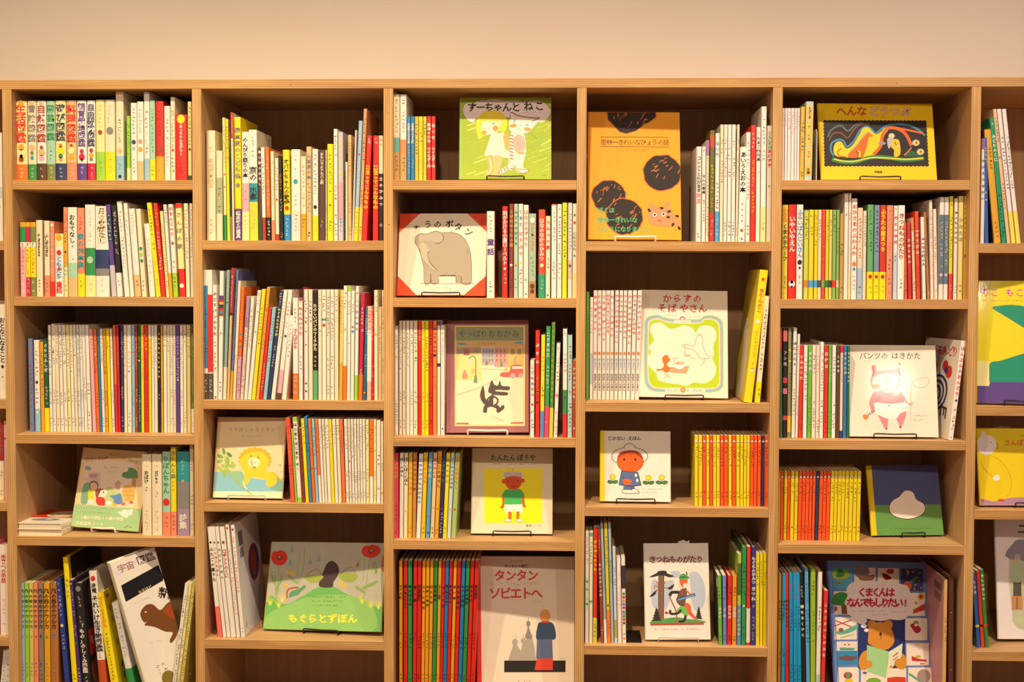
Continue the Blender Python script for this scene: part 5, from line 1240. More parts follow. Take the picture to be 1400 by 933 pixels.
# 10 crow and noodle bowl
def a10(A):
    A.text('からすの', 205, 68, 70, 'c42c38', step=78, bold=.02).text('そば', 165, 142, 72, 'c42c38', step=78, bold=.02).text('やさん', 340, 142, 72, 'c42c38', step=72, bold=.02)
    A.tiny(218, 228, 110, 18, 'd8b080', 2).tiny(390, 230, 120, 18, 'd8b080', 3).ell(362, 262, 22, 22, 'd85060').ell(362, 262, 12, 12, 'f4e8d8')
    fr = lambda k: [(75 + k, 340), (78 + k, 285 + k * .7), (110 + k * .6, 250 + k), (180, 240 + k), (210, 255 + k), (290, 270 + k), (400, 272 + k), (500, 268 + k), (530, 245 + k), (590, 240 + k), (645 - k * .6, 260 + k), (672 - k, 310 + k * .6), (676 - k, 480), (680 - k, 740), (670 - k, 795 - k * .6), (620 - k * .5, 826 - k), (500, 830 - k), (250, 830 - k), (130 + k * .5, 822 - k), (80 + k, 780 - k * .7), (68 + k, 700), (70 + k, 500)]
    for k, c in ((-9, 'a0c088'), (2, '84b4cc'), (12, 'eeb0b0'), (19, 'f4e8d0'), (24, 'b4cc20')): A.blob(fr(k), c, 3)
    A.blob([(108, 350), (130, 300), (200, 292), (260, 335), (320, 330), (370, 310), (440, 330), (465, 365), (500, 320), (560, 310), (615, 335), (628, 400), (605, 470), (612, 530), (600, 570), (630, 640), (610, 720), (540, 765), (450, 760), (400, 788), (330, 775), (250, 765), (170, 740), (155, 690), (105, 640), (90, 570), (115, 520), (98, 480), (140, 425)], 'efe3cc', 4)
    A.rect(296, 270, 428, 288, 'e9dcc6').rect(225, 803, 545, 840, 'e9dcc6').tiny(232, 812, 110, 22, '3c302c', 5).tiny(395, 812, 145, 22, '3c302c', 8).ell(366, 820, 21, 21, 'f08030').ell(366, 820, 12, 12, 'f0b060')
    A.blob([(202, 570), (230, 540), (262, 560), (266, 585), (250, 600), (240, 620), (260, 640), (290, 640), (285, 650), (262, 655), (270, 668), (230, 682), (200, 665), (162, 670), (160, 655), (200, 650), (215, 622), (208, 600)], 'ec7428', 4).rect(212, 520, 240, 542, 'f8f0e0').ell(264, 560, 11, 13, 'f8f0e0').ell(266, 562, 4, 4, 'k').line([(275, 575), (325, 562), (290, 590)], 3, 'a89070')
    A.poly([(290, 640), (418, 628), (392, 690), (262, 680)], 'e0a070').blob([(292, 612), (380, 612), (372, 640), (338, 655), (306, 642)], 'e8e8e4').ell(337, 608, 44, 14, 'a8b0b8').ell(337, 608, 36, 9, 'f0c070').ell(325, 606, 8, 4, 'e06040')
    A.line([(220, 685), (232, 710), (215, 725)], 4, 'c88058').line([(240, 685), (252, 710), (240, 722)], 4, 'c88058')
    sk = 'c09880'
    A.ring([(470, 420), (480, 395), (510, 390), (525, 430), (520, 460), (550, 530), (580, 560), (540, 570), (500, 565), (470, 520), (440, 500), (360, 470), (390, 460), (450, 470)], 4, sk).line([(475, 380), (515, 378)], 10, 'd8c0a8').line([(380, 470), (385, 540), (430, 545)], 5, sk).ell(403, 545, 30, 10, 'c0c09c').line([(540, 560), (530, 600), (505, 620)], 4, sk).line([(470, 575), (420, 560)], 4, sk).ell(465, 425, 10, 12, 'e8d0c0')
face_book(4, 2, WQ((38, 40), (712, 45), (728, 885), (22, 875)), (870, 390), 5.76, 'ece0cc', 'white face-out picture book with an orange crow carrying noodles', a10, stand='k', sw=52, Y0=.055)
# 11 child in a white hat
def a11(A):
    A.text('じのない', 128, 105, 54, '3a3230', step=51, bold=.03).text('えほん', 362, 105, 54, '3a3230', step=51, bold=.03)
    A.rect(90, 44, 96, 866, 'e8dcc8')
    k = '2c2420'
    A.ell(382, 340, 214, 112, k).ell(382, 340, 207, 105, 'e9e0d4').ell(380, 240, 68, 54, k).ell(380, 242, 61, 48, 'e9e0d4').ell(382, 340, 200, 98, 'e9e0d4')
    A.ell(388, 400, 156, 132, k).ell(388, 400, 151, 127, 'e8601c')
    A.blob([(236, 380), (250, 320), (300, 282), (388, 270), (470, 282), (520, 320), (538, 380), (500, 345), (430, 300), (388, 295), (300, 325), (262, 350)], 'b03c18', 4)
    for x, y, x2, y2 in ((300, 290, 262, 350), (330, 280, 285, 360), (350, 278, 320, 345), (370, 276, 365, 360), (392, 276, 395, 350), (415, 278, 440, 350), (440, 282, 480, 345), (465, 288, 520, 360)): A.line([(x, y), (x2, y2)], 5, '7c2410', sm=False)
    A.ell(318, 376, 12, 16, k).ell(448, 376, 12, 16, k).ell(386, 412, 10, 5, 'b04018').ell(382, 490, 10, 5, 'b04018')
    A.poly([(285, 505), (480, 522), (520, 680), (430, 690), (340, 688), (252, 672)], k).poly([(292, 512), (474, 528), (510, 674), (430, 682), (340, 680), (260, 666)], '5c6c9c')
    A.ell(455, 560, 15, 20, 'e9e0d4').ell(470, 620, 15, 20, 'e9e0d4').line([(308, 570), (315, 610)], 5, k).line([(396, 570), (385, 605)], 5, k).blob([(308, 605), (385, 610), (402, 630), (380, 665), (340, 672), (310, 650)], 'e8641c')
    A.poly([(308, 688), (442, 690), (440, 725), (308, 728)], '5c6c9c').line([(400, 690), (408, 726)], 4, k)
    A.blob([(302, 728), (400, 728), (445, 755), (440, 775), (302, 770)], k, 3).blob([(400, 722), (455, 718), (495, 755), (490, 772), (440, 770)], k, 3).blob([(307, 732), (398, 732), (438, 756), (434, 770), (307, 765)], 'ebe2d4', 3).blob([(408, 727), (453, 723), (488, 756), (484, 767), (445, 764)], 'ebe2d4', 3)
    for x, y, lx in ((184, 578, 60), (600, 588, 66), (754, 586, 68)):
        A.line([(x, y + 25), (x - 2, y + 75)], 4, k).ell(x - lx / 2, y + 58, lx / 2 + 3, 22, k, .15).ell(x + lx / 2, y + 58, lx / 2 + 3, 22, k, -.15).ell(x - lx / 2, y + 58, lx / 2 - 1, 18, '3c8440', .15).ell(x + lx / 2, y + 58, lx / 2 - 1, 18, '3c8440', -.15).ell(x, y, 33, 33, k).ell(x, y, 29, 29, 'f0d820')
    A.tiny(520, 712, 260, 20, '8a7a6c', 3).tiny(522, 752, 190, 18, '8a7a6c', 6)
def a11b(A): A.rect(40, 42, 92, 872, 'e4d418'); a11(A)
face_book(4, 3, WQ((48, 42), (850, 55), (860, 872), (40, 862)), (816, 584), 8.48, 'ebe2d4', 'small white face-out picture book with a child in a hat', a11b, spine='e4d418', stand='k', sw=52, Y0=.06)
# 12 fox hunter
def a12(A):
    A.text('きつねものがたり', 82, 152, 66, '8c4030', step=58.5, bold=.04)
    for pts in ([(270, 290), (340, 290), (350, 330), (300, 345)], [(430, 310), (500, 300), (560, 400), (565, 560), (500, 640), (450, 560), (440, 420)], [(105, 380), (160, 380), (160, 600), (110, 570)], [(215, 400), (300, 380), (240, 600), (215, 600)]): A.blob(pts, 'b8c0d0', 4)
    k = '241e1a'
    A.rect(163, 315, 213, 700, k).rect(168, 315, 208, 700, '84583c').blob([(85, 335), (150, 300), (165, 284), (225, 282), (240, 305), (300, 330), (255, 340), (215, 325), (165, 325), (125, 335)], k, 3)
    A.line([(165, 435), (140, 405), (125, 440)], 9, 'b86038').line([(165, 410), (145, 375)], 8, 'b86038').line([(210, 400), (228, 372)], 8, 'b86038').line([(210, 428), (250, 432)], 9, 'b86038').blob([(245, 435), (298, 398), (285, 435), (262, 445)], k).line([(165, 448), (140, 455)], 9, 'b86038').blob([(90, 500), (145, 450), (138, 485), (105, 505)], k)
    def fir(cx, top, bot, w_):
        for i in range(5):
            y = top + (bot - top) * i / 5; hh = (bot - top) / 3.6; ww = w_ * (.3 + .7 * i / 4); A.poly([(cx, y - 4), (cx + ww, y + hh), (cx - ww, y + hh)], k)
    A.blob([(110, 735), (150, 705), (250, 690), (330, 685), (420, 700), (540, 715), (545, 736)], '4c9c48', 4); fir(150, 600, 705, 52); fir(512, 595, 695, 38)
    A.rect(98, 732, 558, 752, 'b04c34').blob([(218, 650), (232, 630), (250, 645), (246, 656)], 'b83c34').rect(228, 655, 238, 680, 'e8dcd0').line([(318, 732), (318, 640), (270, 530), (262, 505)], 11, 'a05838')
    A.blob([(395, 560), (440, 580), (450, 640), (498, 700), (480, 706), (425, 660), (400, 620)], 'e05c30', 4)
    A.blob([(345, 460), (400, 430), (410, 480), (395, 560), (385, 600), (345, 580), (320, 540)], '6a4a38', 4).line([(360, 440), (372, 500)], 12, 'c04030').line([(400, 450), (440, 490)], 12, 'e06838')
    A.line([(345, 470), (280, 470), (262, 500)], 26, k).line([(318, 535), (480, 490)], 24, '1c2838', sm=False).line([(330, 535), (474, 494)], 16, '5c98d0', sm=False)
    A.blob([(325, 620), (360, 590), (400, 600), (420, 650), (415, 672), (390, 672), (370, 650), (330, 650)], '6cb850', 4).line([(360, 620), (330, 650), (270, 652), (268, 620)], 20, k).line([(400, 670), (385, 715), (340, 722)], 22, k)
    A.blob([(348, 360), (412, 358), (405, 400), (380, 435), (352, 400)], 'e05c24', 4).blob([(378, 400), (400, 395), (392, 432), (380, 434)], 'f4ece0').line([(340, 400), (348, 430)], 7, 'd8c8a8').blob([(340, 350), (350, 322), (380, 308), (410, 325), (428, 345), (400, 360), (360, 362)], '4ca048', 4).line([(352, 340), (408, 338)], 8, '1c3c24').line([(410, 320), (402, 292)], 9, k)
    A.tiny(128, 778, 210, 18, '8a7060', 3).tiny(362, 778, 170, 18, '8a7060', 8)
face_book(4, 4, WQ((38, 45), (592, 45), (617, 880), (60, 872)), (874, 736), 6.3, 'e9e0d4', 'white face-out picture book with a fox hunter and tall tree', a12, stand='c', sw=54, Y0=.05, th0=.2, thick=.012, gloss=False)
# 13 yellow cover with a black panel
def a13(A):
    A.text('へんな', 235, 70, 118, 'c04c24', step=112, bold=.03).text('どうつぶ', 590, 70, 120, 'a84c30', step=116, bold=.06).text('どうつぶ', 590, 70, 120, 'd8b8a0', step=116, bold=.035).tiny(412, 192, 240, 16, '8a6818', 3).tiny(690, 192, 220, 16, '8a6818', 4)
    q = wavy(92, 232, 1225, 740, 26, 5); A.poly([(x + (y - 232) * .055 * (1.0 if x > 600 else .55), y) for x, y in q], '2a2422')
    A.line([(145, 415), (180, 340), (280, 290), (360, 350), (440, 285), (520, 258)], 17, '5c706c').line([(155, 455), (200, 380), (280, 370), (360, 425), (430, 330), (500, 280), (600, 270)], 13, '8c4c30')
    A.line([(205, 625), (175, 560), (190, 480), (270, 445), (320, 470), (350, 525), (430, 460), (490, 350), (560, 300), (620, 330), (665, 375), (740, 320), (830, 280), (1000, 280), (1130, 330), (1210, 400)], 20, '4c88a8')
    A.blob([(220, 615), (205, 540), (230, 480), (290, 470), (345, 545), (420, 500), (480, 400), (530, 320), (590, 315), (660, 385), (720, 360), (760, 320), (830, 300), (760, 400), (740, 500), (660, 610), (520, 640), (300, 640)], 'e8c81c', 4)
    A.line([(640, 610), (720, 520), (740, 400), (790, 325), (870, 315), (960, 350), (1020, 420), (1060, 510)], 34, 'd86424').line([(860, 310), (1000, 335), (1190, 375)], 20, 'd86424')
    A.line([(345, 640), (270, 625), (250, 580), (290, 545)], 12, 'b04c1c')
    A.blob([(370, 640), (380, 590), (470, 500), (550, 400), (590, 370), (615, 385), (645, 405), (620, 415), (590, 420), (575, 500), (530, 640), (505, 645), (500, 580), (470, 570), (480, 640)], 'd8681c', 4).line([(450, 580), (480, 590), (470, 620)], 8, '3a2018').line([(370, 600), (470, 500), (550, 385), (600, 365)], 7, '4c88a8')
    A.line([(190, 660), (300, 690), (450, 690), (620, 640), (800, 645), (1000, 670), (1200, 650)], 44, '3c7c3c').line([(210, 660), (320, 685), (450, 682), (620, 645), (800, 650), (1000, 662), (1190, 650)], 14, 'e0d044')
    A.ell(842, 405, 34, 30, 'e8c898').blob([(800, 430), (860, 430), (850, 480), (815, 545), (795, 490)], 'b8b0ac').ell(735, 486, 42, 18, '9c9088').blob([(835, 480), (870, 440), (920, 450), (935, 510), (940, 590), (915, 630), (870, 630), (870, 560), (840, 530)], 'e0bc30', 4).line([(880, 470), (895, 510)], 9, '2a2422').ell(912, 512, 14, 10, 'e8c898')
    A.blob([(980, 625), (1020, 580), (1080, 570), (1130, 600), (1140, 630)], '2c5c38').line([(980, 620), (1040, 560), (1060, 530)], 14, 'c87850')
    for x, y in ((1110, 480), (1160, 580)): A.ell(x, y, 42, 36, '78a8a0').ell(x, y, 34, 28, 'e8d060').ell(x + 4, y, 14, 18, 'c85c24')
    A.text('特盛堂', 655, 788, 30, '4a3818', step=29)
face_book(5, 1, WQ((33, 45), (1290, 45), (1345, 888), (80, 885)), (1114, 136), 8.04, 'ecc410', 'wide yellow face-out picture book with a black picture panel', a13, stand='k', sw=55, Y0=.05)
# 14 pink pig in white underpants
def a14(A):
    A.text('パンツの', 128, 98, 64, '4a3850', step=62, bold=.01).text('はきかた', 405, 98, 64, '4a3850', step=64, bold=.01)
    pk, dk = 'ec8890', 'd84c60'
    A.blob([(240, 410), (220, 340), (240, 280), (235, 215), (268, 215), (280, 262), (350, 250), (430, 245), (480, 235), (480, 320), (500, 390), (440, 415), (380, 425), (300, 418)], pk, 4).blob([(250, 400), (240, 330), (300, 290), (440, 290), (470, 370), (430, 400), (320, 408)], 'f4b8b4', 4)
    A.line([(238, 300), (250, 270), (240, 220)], 14, dk).ell(365, 340, 34, 36, 'e08088').ell(275, 395, 32, 20, 'f09048').ell(468, 378, 28, 24, 'f09048').line([(350, 400), (375, 406), (405, 396)], 5, dk).line([(265, 350), (310, 338)], 4, 'd0808c').line([(470, 190), (485, 215)], 8, dk).line([(465, 230), (480, 245)], 8, dk).line([(455, 270), (490, 300)], 8, dk)
    A.blob([(275, 560), (250, 600), (240, 640), (222, 600), (208, 540), (240, 460), (300, 430), (420, 425), (490, 440), (530, 500), (550, 545), (600, 548), (575, 562), (535, 550), (520, 520), (510, 560), (400, 550)], pk, 4).blob([(265, 540), (300, 470), (400, 450), (480, 470), (510, 530), (400, 548)], 'e8707c', 4)
    A.blob([(290, 650), (370, 680), (372, 740), (362, 785), (352, 785), (320, 730)], pk, 4).blob([(450, 670), (535, 620), (525, 690), (490, 775), (478, 770), (470, 730)], pk, 4).rect(352, 768, 368, 786, '8c5048').rect(476, 755, 494, 772, '8c5048')
    A.blob([(258, 540), (400, 552), (545, 545), (540, 610), (480, 640), (455, 680), (400, 690), (350, 680), (290, 648), (262, 600)], 'f4ede4', 4).poly([(370, 562), (402, 562), (386, 580)], '9ca4c0').line([(262, 590), (300, 606)], 4, 'a8acc0').line([(500, 600), (545, 580)], 4, 'a8acc0')
    A.line([(578, 350), (576, 700)], 4, 'e0a0a0', sm=False).ring([(590, 360), (650, 330), (720, 320), (735, 360), (690, 405), (620, 395)], 4, 'b8a8b0').ell(585, 545, 12, 9, 'f0a8a0')
    A.line([(262, 610), (210, 645), (185, 670)], 3, '3c4c70')
    for x, y in ((250, 612), (230, 626), (212, 640), (196, 652)): A.line([(x - 6, y - 14), (x + 4, y + 14)], 6, '3c6c98', sm=False)
    A.blob([(148, 655), (175, 648), (198, 665), (185, 690), (160, 690)], 'f08838').tiny(592, 645, 155, 22, '8a7a78', 4).tiny(595, 685, 125, 22, '8a7a78', 5)
face_book(5, 3, WQ((35, 38), (785, 42), (835, 858), (35, 848)), (1156, 466), 6.476, 'ecdfca', 'glossy white face-out picture book with a pink pig in underpants', a14, stand='k', sw=56, Y0=.045)
# 15 night sky over green, plain pale cloud
def a15(A):
    A.rect(40, 50, 900, 500, '4c5284').poly([(80, 498), (870, 495), (910, 840), (100, 845)], '64964c').tiny(165, 115, 400, 20, '2c3050', 3).tiny(165, 140, 170, 16, '7c5868', 5)
    A.blob([(290, 530), (320, 450), (400, 400), (470, 330), (560, 350), (600, 430), (680, 480), (696, 560), (640, 625), (520, 660), (400, 645), (315, 600)], '2c2a30', 5).blob([(297, 530), (326, 455), (403, 407), (472, 338), (556, 357), (595, 436), (675, 486), (690, 558), (637, 618), (520, 652), (402, 638), (320, 594)], 'f0e2d4', 5)
    A.tiny(300, 752, 480, 22, '24301c', 8)
def a15b(A): a15(A); A.poly([(40, 52), (90, 52), (158, 838), (108, 840)], 'e8c81c')
face_book(5, 4, WQ((40, 52), (828, 55), (905, 835), (108, 840)), (1180, 630), 8.18, '4c5284', 'blue and green face-out picture book with a white cloud', a15b, spine='e8c81c', stand='k', sw=32, Y0=.11, th0=.28, stx=.01)
# 16 bear reading
def a16(A):
    B = '6c8cc8'; c = 'f4ead8'
    for x0, y0, x1, y1, k in ((85, 90, 240, 248, '58a8cc'), (255, 90, 412, 250, c), (428, 92, 585, 250, c), (598, 95, 762, 262, '484878'), (105, 265, 255, 435, c), (620, 275, 778, 445, c), (112, 455, 275, 618, c), (632, 462, 795, 625, c), (125, 632, 280, 700, c), (128, 700, 284, 800, '3c94c4'), (642, 645, 808, 810, c), (138, 820, 292, 985, c), (655, 825, 850, 985, c), (308, 830, 640, 985, c)): A.rect(x0, y0, x1, y1, k)
    A.rect(285, 470, 632, 830, '303c74')
    A.ell(155, 140, 66, 40, 'a8c040').blob([(125, 160), (130, 115), (150, 95), (175, 110), (180, 150)], '3c9048').ell(140, 203, 22, 10, '8c7838').ell(308, 118, 58, 50, '8c8488').blob([(280, 140), (310, 160), (400, 140), (390, 182), (300, 182)], '9c7058').ell(520, 116, 30, 20, 'b04438').blob([(460, 130), (500, 140), (530, 170), (480, 178)], '8c2c2c')
    A.line([(640, 108), (655, 120), (645, 140)], 7, 'e8d058').ell(650, 222, 30, 34, 'e06030').line([(660, 205), (725, 155)], 18, '5c9c60')
    for x, y in ((690, 120), (740, 125), (735, 185), (705, 215), (750, 238), (700, 245)): A.ell(x, y, 5, 5, 'f0dc60')
    A.blob([(90, 330), (110, 290), (160, 270), (215, 285), (250, 310), (240, 375), (160, 370), (100, 360)], '3c9038', 4).poly([(160, 365), (200, 365), (205, 432), (165, 432)], '7c5430').ell(120, 392, 12, 18, 'a86838')
    A.ell(748, 302, 26, 24, 'f0a828').ell(748, 302, 10, 10, '7c3820').poly([(690, 400), (780, 350), (785, 400), (690, 430)], 'c84838').ell(712, 350, 12, 10, 'd88048')
    A.line([(110, 520), (235, 475)], 8, 'c84060').line([(115, 478), (235, 525)], 8, 'c84060').blob([(125, 560), (180, 550), (280, 508), (270, 545), (200, 575), (140, 580)], '68b898').line([(155, 605), (260, 580)], 6, '9cb838').ell(160, 548, 18, 16, '8c6848')
    A.blob([(670, 510), (710, 500), (750, 545), (720, 575), (690, 550)], 'b02c48').blob([(690, 490), (720, 480), (735, 510)], '78a848').ell(712, 512, 14, 9, 'f4ead8').poly([(148, 675), (262, 680), (255, 697), (155, 697)], '5cb090').ell(190, 655, 7, 6, 'd03c38').ell(218, 655, 7, 6, 'd03c38').blob([(145, 745), (190, 735), (190, 718), (205, 735), (280, 745), (240, 772), (160, 765)], '7c5c58')
    A.poly([(680, 740), (730, 760), (790, 770), (790, 782), (720, 780), (680, 775)], 'c83c38').ell(728, 745, 22, 9, 'b8c038').ell(760, 798, 20, 6, 'e06838').ell(725, 650, 16, 8, 'f0d030').ell(212, 880, 32, 26, 'c84050').ell(212, 880, 12, 24, '5ca868').blob([(190, 910), (240, 905), (248, 925), (220, 940), (195, 935)], 'e8c828')
    A.ell(770, 890, 50, 52, 'a89490').line([(660, 870), (740, 925)], 16, '5cb08c').ell(400, 930, 55, 32, '7cb43c').poly([(500, 900), (560, 892), (635, 895), (640, 985), (500, 985)], 'd84830').ell(335, 862, 28, 20, 'e8dcd8').ell(335, 862, 16, 8, '5c4c78')
    A.ell(385, 508, 32, 32, 'd09038').ell(505, 508, 34, 34, 'd09038').blob([(360, 590), (365, 530), (400, 500), (450, 492), (500, 505), (530, 540), (552, 620), (530, 670), (480, 695), (400, 670), (358, 640)], 'dc9438', 4).ell(450, 580, 10, 14, '5c3418').line([(452, 592), (455, 620)], 3, '5c3418')
    A.ell(338, 770, 46, 74, 'dc9838', .25).ell(595, 775, 46, 66, 'dc9838', -.3)
    A.poly([(350, 658), (512, 708), (490, 900), (350, 850)], 'a8dc98').poly([(512, 708), (612, 648), (605, 740), (495, 880)], 'e8f0d0').line([(540, 745), (580, 715)], 9, 'e04848').line([(540, 770), (578, 745)], 7, 'e04848').ell(530, 820, 14, 10, 'f0a030').ell(560, 800, 10, 8, '58a060').ell(365, 800, 26, 28, 'dc9838').ell(582, 790, 30, 30, 'dc9838')
    A.blob([(185, 350), (205, 300), (200, 240), (250, 195), (320, 190), (380, 185), (450, 195), (520, 200), (600, 210), (650, 230), (672, 300), (655, 350), (668, 420), (620, 470), (560, 475), (510, 470), (460, 482), (390, 475), (330, 460), (270, 470), (215, 430), (210, 390)], 'f2e8e8', 4).ell(312, 480, 38, 26, 'f2e8e8').ell(326, 518, 22, 16, 'f2e8e8').ell(345, 550, 17, 13, 'f2e8e8')
    A.text('くまくんは', 285, 235, 72, 'c8284c', step=52, bold=.045).text('なんでもしりたい!', 208, 310, 74, 'c8284c', step=50, bold=.045).tiny(230, 402, 250, 15, '7a6a6c', 3).tiny(515, 408, 140, 15, '7a6a6c', 4).tiny(380, 430, 125, 16, '7a6a6c', 5)
    A.line([(86, 40), (146, 933), (150, 1000)], 4, '4c68a8', sm=False)
face_book(5, 5, WQ((62, 38), (785, 50), (864, 985), (130, 985)), (1120, 760), 5.39, '6c8cc8', 'large blue face-out picture book with a bear reading a book', a16, stand='k', sw=50, th0=.2, Y0=.05, spine='5c7cc0', thick=.011)
# 17 yellow abstract
def a17(A):
    A.rect(25, 760, 700, 905, '5c4488').blob([(116, 620), (200, 595), (355, 545), (700, 450), (700, 750), (400, 752), (118, 752)], '1f9070', 4).rect(20, 600, 112, 776, 'e8dc98')
    A.poly([(118, 618), (116, 776), (28, 776), (28, 905), (700, 905), (700, 745), (118, 748)], '5c4488')
    A.blob([(138, 230), (200, 212), (290, 208), (380, 225), (520, 290), (640, 400), (700, 560), (500, 460), (360, 370), (240, 295)], '1f9070', 4)
    A.text('もこ', 60, 92, 62, 'c838a0', step=62, bold=.01).text('もこもこ', 225, 92, 62, 'c838a0', step=68, bold=.01).tiny(68, 172, 290, 16, '7c6c48', 3)
face_book(6, 2, WQ((42, 42), (690, 42), (690, 905), (25, 895)), (1330, 376), 5.07, 'e4d418', 'yellow face-out picture book with green and purple shapes', a17, stand='k', sw=50, Y0=.04, th0=.18)
# 18 yellow walk
def a18(A):
    A.blob([(100, 810), (105, 750), (230, 775), (400, 742), (700, 735), (1070, 740), (1070, 820)], 'b088a0', 4)
    A.ell(155, 258, 92, 92, 'f0e6e4').blob([(108, 180), (115, 130), (140, 145), (150, 180)], 'f0e6e4').ell(195, 236, 5, 5, '5a4a48').line([(248, 240), (262, 270), (245, 300)], 5, '5a4a48')
    A.line([(195, 355), (290, 410), (360, 510), (388, 610), (370, 700), (340, 730)], 3, 'a88420').line([(102, 400), (130, 470), (215, 555)], 4, 'a88420').blob([(215, 565), (235, 545), (270, 535), (275, 580), (240, 588)], 'f0e6e4')
    A.text('さんぽ', 315, 208, 62, 'd85438', step=60, bold=.02).tiny(455, 165, 120, 22, '6a5420', 3).ell(295, 765, 32, 12, 'd05040').ell(125, 770, 14, 8, 'd05040').ell(800, 500, 90, 130, 'e8dcc0').tiny(490, 285, 200, 18, '8a7020', 4)
face_book(6, 3, WQ((65, 105), (1020, 110), (1060, 815), (110, 812)), (1325, 570), 6.667, 'e8cc14', 'yellow face-out picture book with a round white figure', a18, stand='k', sw=50, Y0=.06)
# 19 people under an arch
def a19(A):
    A.text('ニュース', 262, 42, 70, '2c7048', step=80, bold=.03).tiny(150, 90, 10, 8, 'k', 1)
    A.blob([(240, 520), (222, 380), (226, 220), (250, 150), (310, 130), (480, 130), (600, 140), (640, 200), (650, 380), (620, 560), (500, 640), (300, 640), (250, 600)], 'c8c8a8', 4).blob([(225, 250), (250, 155), (310, 138), (480, 138), (600, 150), (635, 250)], '8c8498', 4)
    for x, y, s_ in ((268, 245, 1), (345, 280, .85), (430, 250, 1), (520, 270, .9)):
        c1 = {268: 'b8c8a0', 345: 'c06870', 430: '7890b0', 520: 'd0b070'}[x]
        A.poly([(x - 22 * s_, y + 110), (x + 22 * s_, y + 110), (x + 24 * s_, y + 215), (x - 22 * s_, y + 215)], '5c5448').blob([(x - 34 * s_, y + 40), (x, y + 22), (x + 34 * s_, y + 40), (x + 28 * s_, y + 125), (x - 28 * s_, y + 125)], c1, 3).ell(x, y, 17 * s_, 22 * s_, 'dca888').ell(x, y - 12, 17 * s_, 12 * s_, 'b8a898')
    A.rect(238, 455, 298, 530, 'c89058').rect(262, 460, 272, 526, '9c6838').blob([(240, 590), (330, 560), (560, 560), (600, 620), (400, 650)], 'c8d0a0', 4)
face_book(6, 4, WQ((143, 25), (780, 25), (800, 695), (170, 690)), (1325, 705), 4.093, 'f0e6e4', 'white face-out book with a family group under an arch', a19, stand='k', sw=50, Y0=.07, th0=.2, spine='e8dcd8', gloss=False)
# 20 leaning white encyclopedia
def a20(A):
    A.poly([(125, 200), (410, 12), (430, 12), (150, 240)], 'e8e0e8')
    A.text('宇宙', 140, 150, 66, 'a87868', step=62, ang=-.35).text('図鑑', 275, 85, 70, '4c3838', step=66, ang=-.35)
    A.poly([(178, 300), (440, 145), (485, 235), (470, 262), (215, 418)], '1c1c24').text('なるほど', 295, 340, 26, 'e8c898', step=26, ang=-.5)
    A.text('新', 440, 300, 90, '3c302c', ang=.1).tiny(270, 420, 110, 16, 'a89890', 3, -.45)
    A.blob([(315, 500), (350, 440), (400, 432), (450, 470), (500, 420), (560, 400), (570, 560), (555, 640), (520, 690), (510, 670), (530, 620), (480, 615), (420, 590), (370, 580), (345, 575), (385, 520), (345, 560)], '7c4c28', 4).blob([(470, 470), (560, 400), (570, 520), (520, 520)], 'a84c20', 4).ell(352, 486, 8, 6, 'e8c868')
    A.tiny(380, 690, 90, 12, 'b8a898', 3, -.3).tiny(415, 830, 90, 30, '5c5048', 6, -.5).tiny(430, 860, 90, 30, '5c5048', 7, -.5).ell(500, 915, 44, 50, '8c7838')
root, cov, p, R_, O_ = face_book(1, 5, WQ((95, 135), (412, 8), (640, 880), (370, 1010)), (130, 745), 4.966, 'f2ece0', 'big white encyclopedia leaning left with a brown dinosaur cover', a20, thick=.024, stand=None, th0=.05, Y0=.10, gloss=True, spine='efe4c4')
root['group'] = 'books on the fifth shelf of the first full bay'

# ------------------------------------------------------------------ two books lying flat
def flat_book(x0, y0, z0, w_, d_, t, rotz, base, label, art=None):
    root = tag(empty('picture_book', (x0, y0, z0), (0, 0, rotz)), label, 'book', 'books lying flat on the fourth shelf')
    bc = C_(base); th = 0.0012; mb = MB()
    mb.box((0, 0, 0), (w_, d_, th), bc); mb.box((0, 0, t - th), (w_, d_, t), bc)
    pr = [(w_, 0), (w_ + .0012, t * .2), (w_ + .0016, t * .5), (w_ + .0012, t * .8), (w_, t)]
    V = [(x, 0, z) for x, z in pr] + [(x, d_, z) for x, z in pr]; n = 5
    mb.tris(V, [(i, i + n, i + n + 1, i + 1) for i in range(n - 1)] + [tuple(range(n)), tuple(range(2 * n - 1, n - 1, -1))], bc)
    cov = mb.build('cover', M_COVER, root)
    mb = MB(); mb.box((0.002, 0.002, th + .0001), (w_ - 0.0002, d_ - 0.002, t - th - .0001), (1, 1, 1)); mb.build('pages', M_PAGES, root)
    if art:
        A = Art([(0, 0), (100, 0), (100, 150), (0, 150)]); art(A)
        A.place('cover_print', lambda u_, v_, k: (u_ * w_, d_ * (1 - v_), t + 0.0001 + k * 0.00002), M_PRINT, cov)
zf = SH[1][3]; pa = P(24.5, 735, 0.012)
flat_book(pa[0], 0.012, zf + .0001, 0.103, 0.205, 0.0145, 0.0, 'f2e6d8', 'cream paperback lying flat, lower of two beside the park-scene book')
flat_book(pa[0] + .0008, 0.010, zf + 0.0148, 0.102, 0.205, 0.0145, -0.012, 'f4e8dc', 'white paperback lying flat on top, red cover with a round face',
          lambda A: A.rect(0, 0, 100, 92, 'd8401c').rect(0, 92, 100, 150, 'f4ead8').ell(60, 48, 40, 34, '6c2c18').ell(60, 54, 37, 34, 'f2d8b0').ell(48, 52, 3, 5, 'k').ell(72, 52, 3, 5, 'k').ell(38, 66, 6, 6, 'e08060').ell(45, 112, 34, 12, '8c8ca0').ell(52, 108, 8, 6, 'd8d4d8'))

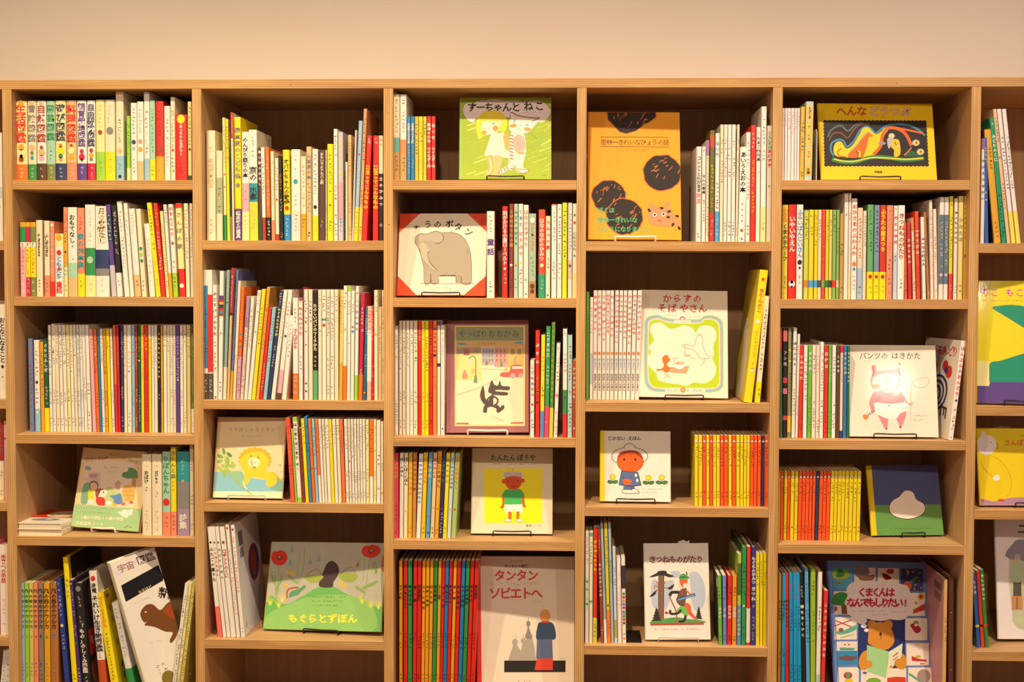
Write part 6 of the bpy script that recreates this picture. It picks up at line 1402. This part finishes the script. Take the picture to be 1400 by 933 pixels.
# ------------------------------------------------------------------ bookends
be = tag(empty('bookend', (P(858, 884, .03)[0], 0.03, SH[4][3])), 'black metal bookend beside the white picture book with the fox hunter', 'bookend')
xw = P(878, 884, .03)[0] - P(858, 884, .03)[0]; M_BLK = mat('black_steel', 0.4, lin('1a1817'))
mb = MB(); mb.box((-xw, 0, 0.0002), (xw * .98, 0.115, 0.0016), (1, 1, 1)); mb.build('base_plate', M_BLK, be)
mb = MB(); pts = [(0.0, 0), (0.115, 0), (0.115, .12), (0.100, .135), (0.015, .135), (0.0, .12)]
V = [(-xw - .0012, y, z + .0002) for y, z in pts] + [(-xw, y, z + .0002) for y, z in pts]
mb.tris(V, [(i, (i + 1) % 6, 6 + (i + 1) % 6, 6 + i) for i in range(6)] + [(5, 4, 3, 2, 1, 0), (6, 7, 8, 9, 10, 11)], (1, 1, 1)); mb.build('upright_plate', M_BLK, be)
xa = P(1116, 247, .03)[0]; be = tag(empty('bookend', (xa, 0.03, SH[5][0])), 'pale grey bookend beside the wide yellow picture book', 'bookend')
M_GRY = mat('pale_grey_enamel', 0.35, lin('c8bcb0'))
mb = MB(); V = [(-.0004, y, z) for y, z in [(0, 0), (.1, 0), (.1, .1), (.085, .118), (.012, .118), (0, .108)]]; V += [(x + .0016, y, z) for x, y, z in V]
mb.tris(V, [(i, (i + 1) % 6, 6 + (i + 1) % 6, 6 + i) for i in range(6)] + [(5, 4, 3, 2, 1, 0), (6, 7, 8, 9, 10, 11)], (1, 1, 1)); mb.build('upright_plate', M_GRY, be)
mb = MB(); mb.box((-.024, 0.01, 0.0002), (-.0006, .1, .0014), (1, 1, 1)); mb.build('base_plate', M_GRY, be)

# ------------------------------------------------------------------ order slips tucked into books
def slip(px, py, Y, w_, h_, lean, label, col='efe6dc'):
    p = P(px, py, Y); mb = MB(); n = 8
    for i in range(n):
        a, b = i / n, (i + 1) / n
        for q0, q1 in ((0, 1),):
            f_ = lambda t, v: (-w_ / 2 + w_ * t, 0.0015 * math.sin(t * 9) * v, h_ * v * (1 - 0.18 * abs(math.sin(t * 5 + 1))))
            mb.face([f_(a, 0), f_(b, 0), f_(b, 1), f_(a, 1)], C_(col)); mb.face([(x, y + .0003, z) for x, y, z in [f_(a, 1), f_(b, 1), f_(b, 0), f_(a, 0)]], C_(col))
    o = mb.build('order_slip', M_PLAIN); o.location = p; o.rotation_euler = (-lean, 0, 0); tag(o, label, 'paper slip')
slip(935, 752, .115, .026, .024, .2, 'white paper slip sticking up behind the book with the fox hunter')
slip(1370, 594, .10, .034, .020, .2, 'crumpled pale slip sticking up behind the yellow book with a round figure', 'd0d0c8')

# ------------------------------------------------------------------ screw heads and knots in the wood
for px, py in ((397, 116.5), (1226, 114), (531, 155), (1011, 849), (532, 307)):
    p = P(px, py, -0.0004); mb = MB(); tube(mb, [(0, 0, 0), (0, 0.0003, 0)], 0.0012, C_('5a3a1c'), 8); o = mb.build('screw_head', M_PLAIN, case); o.location = (p[0] - XL[0], p[1], p[2])
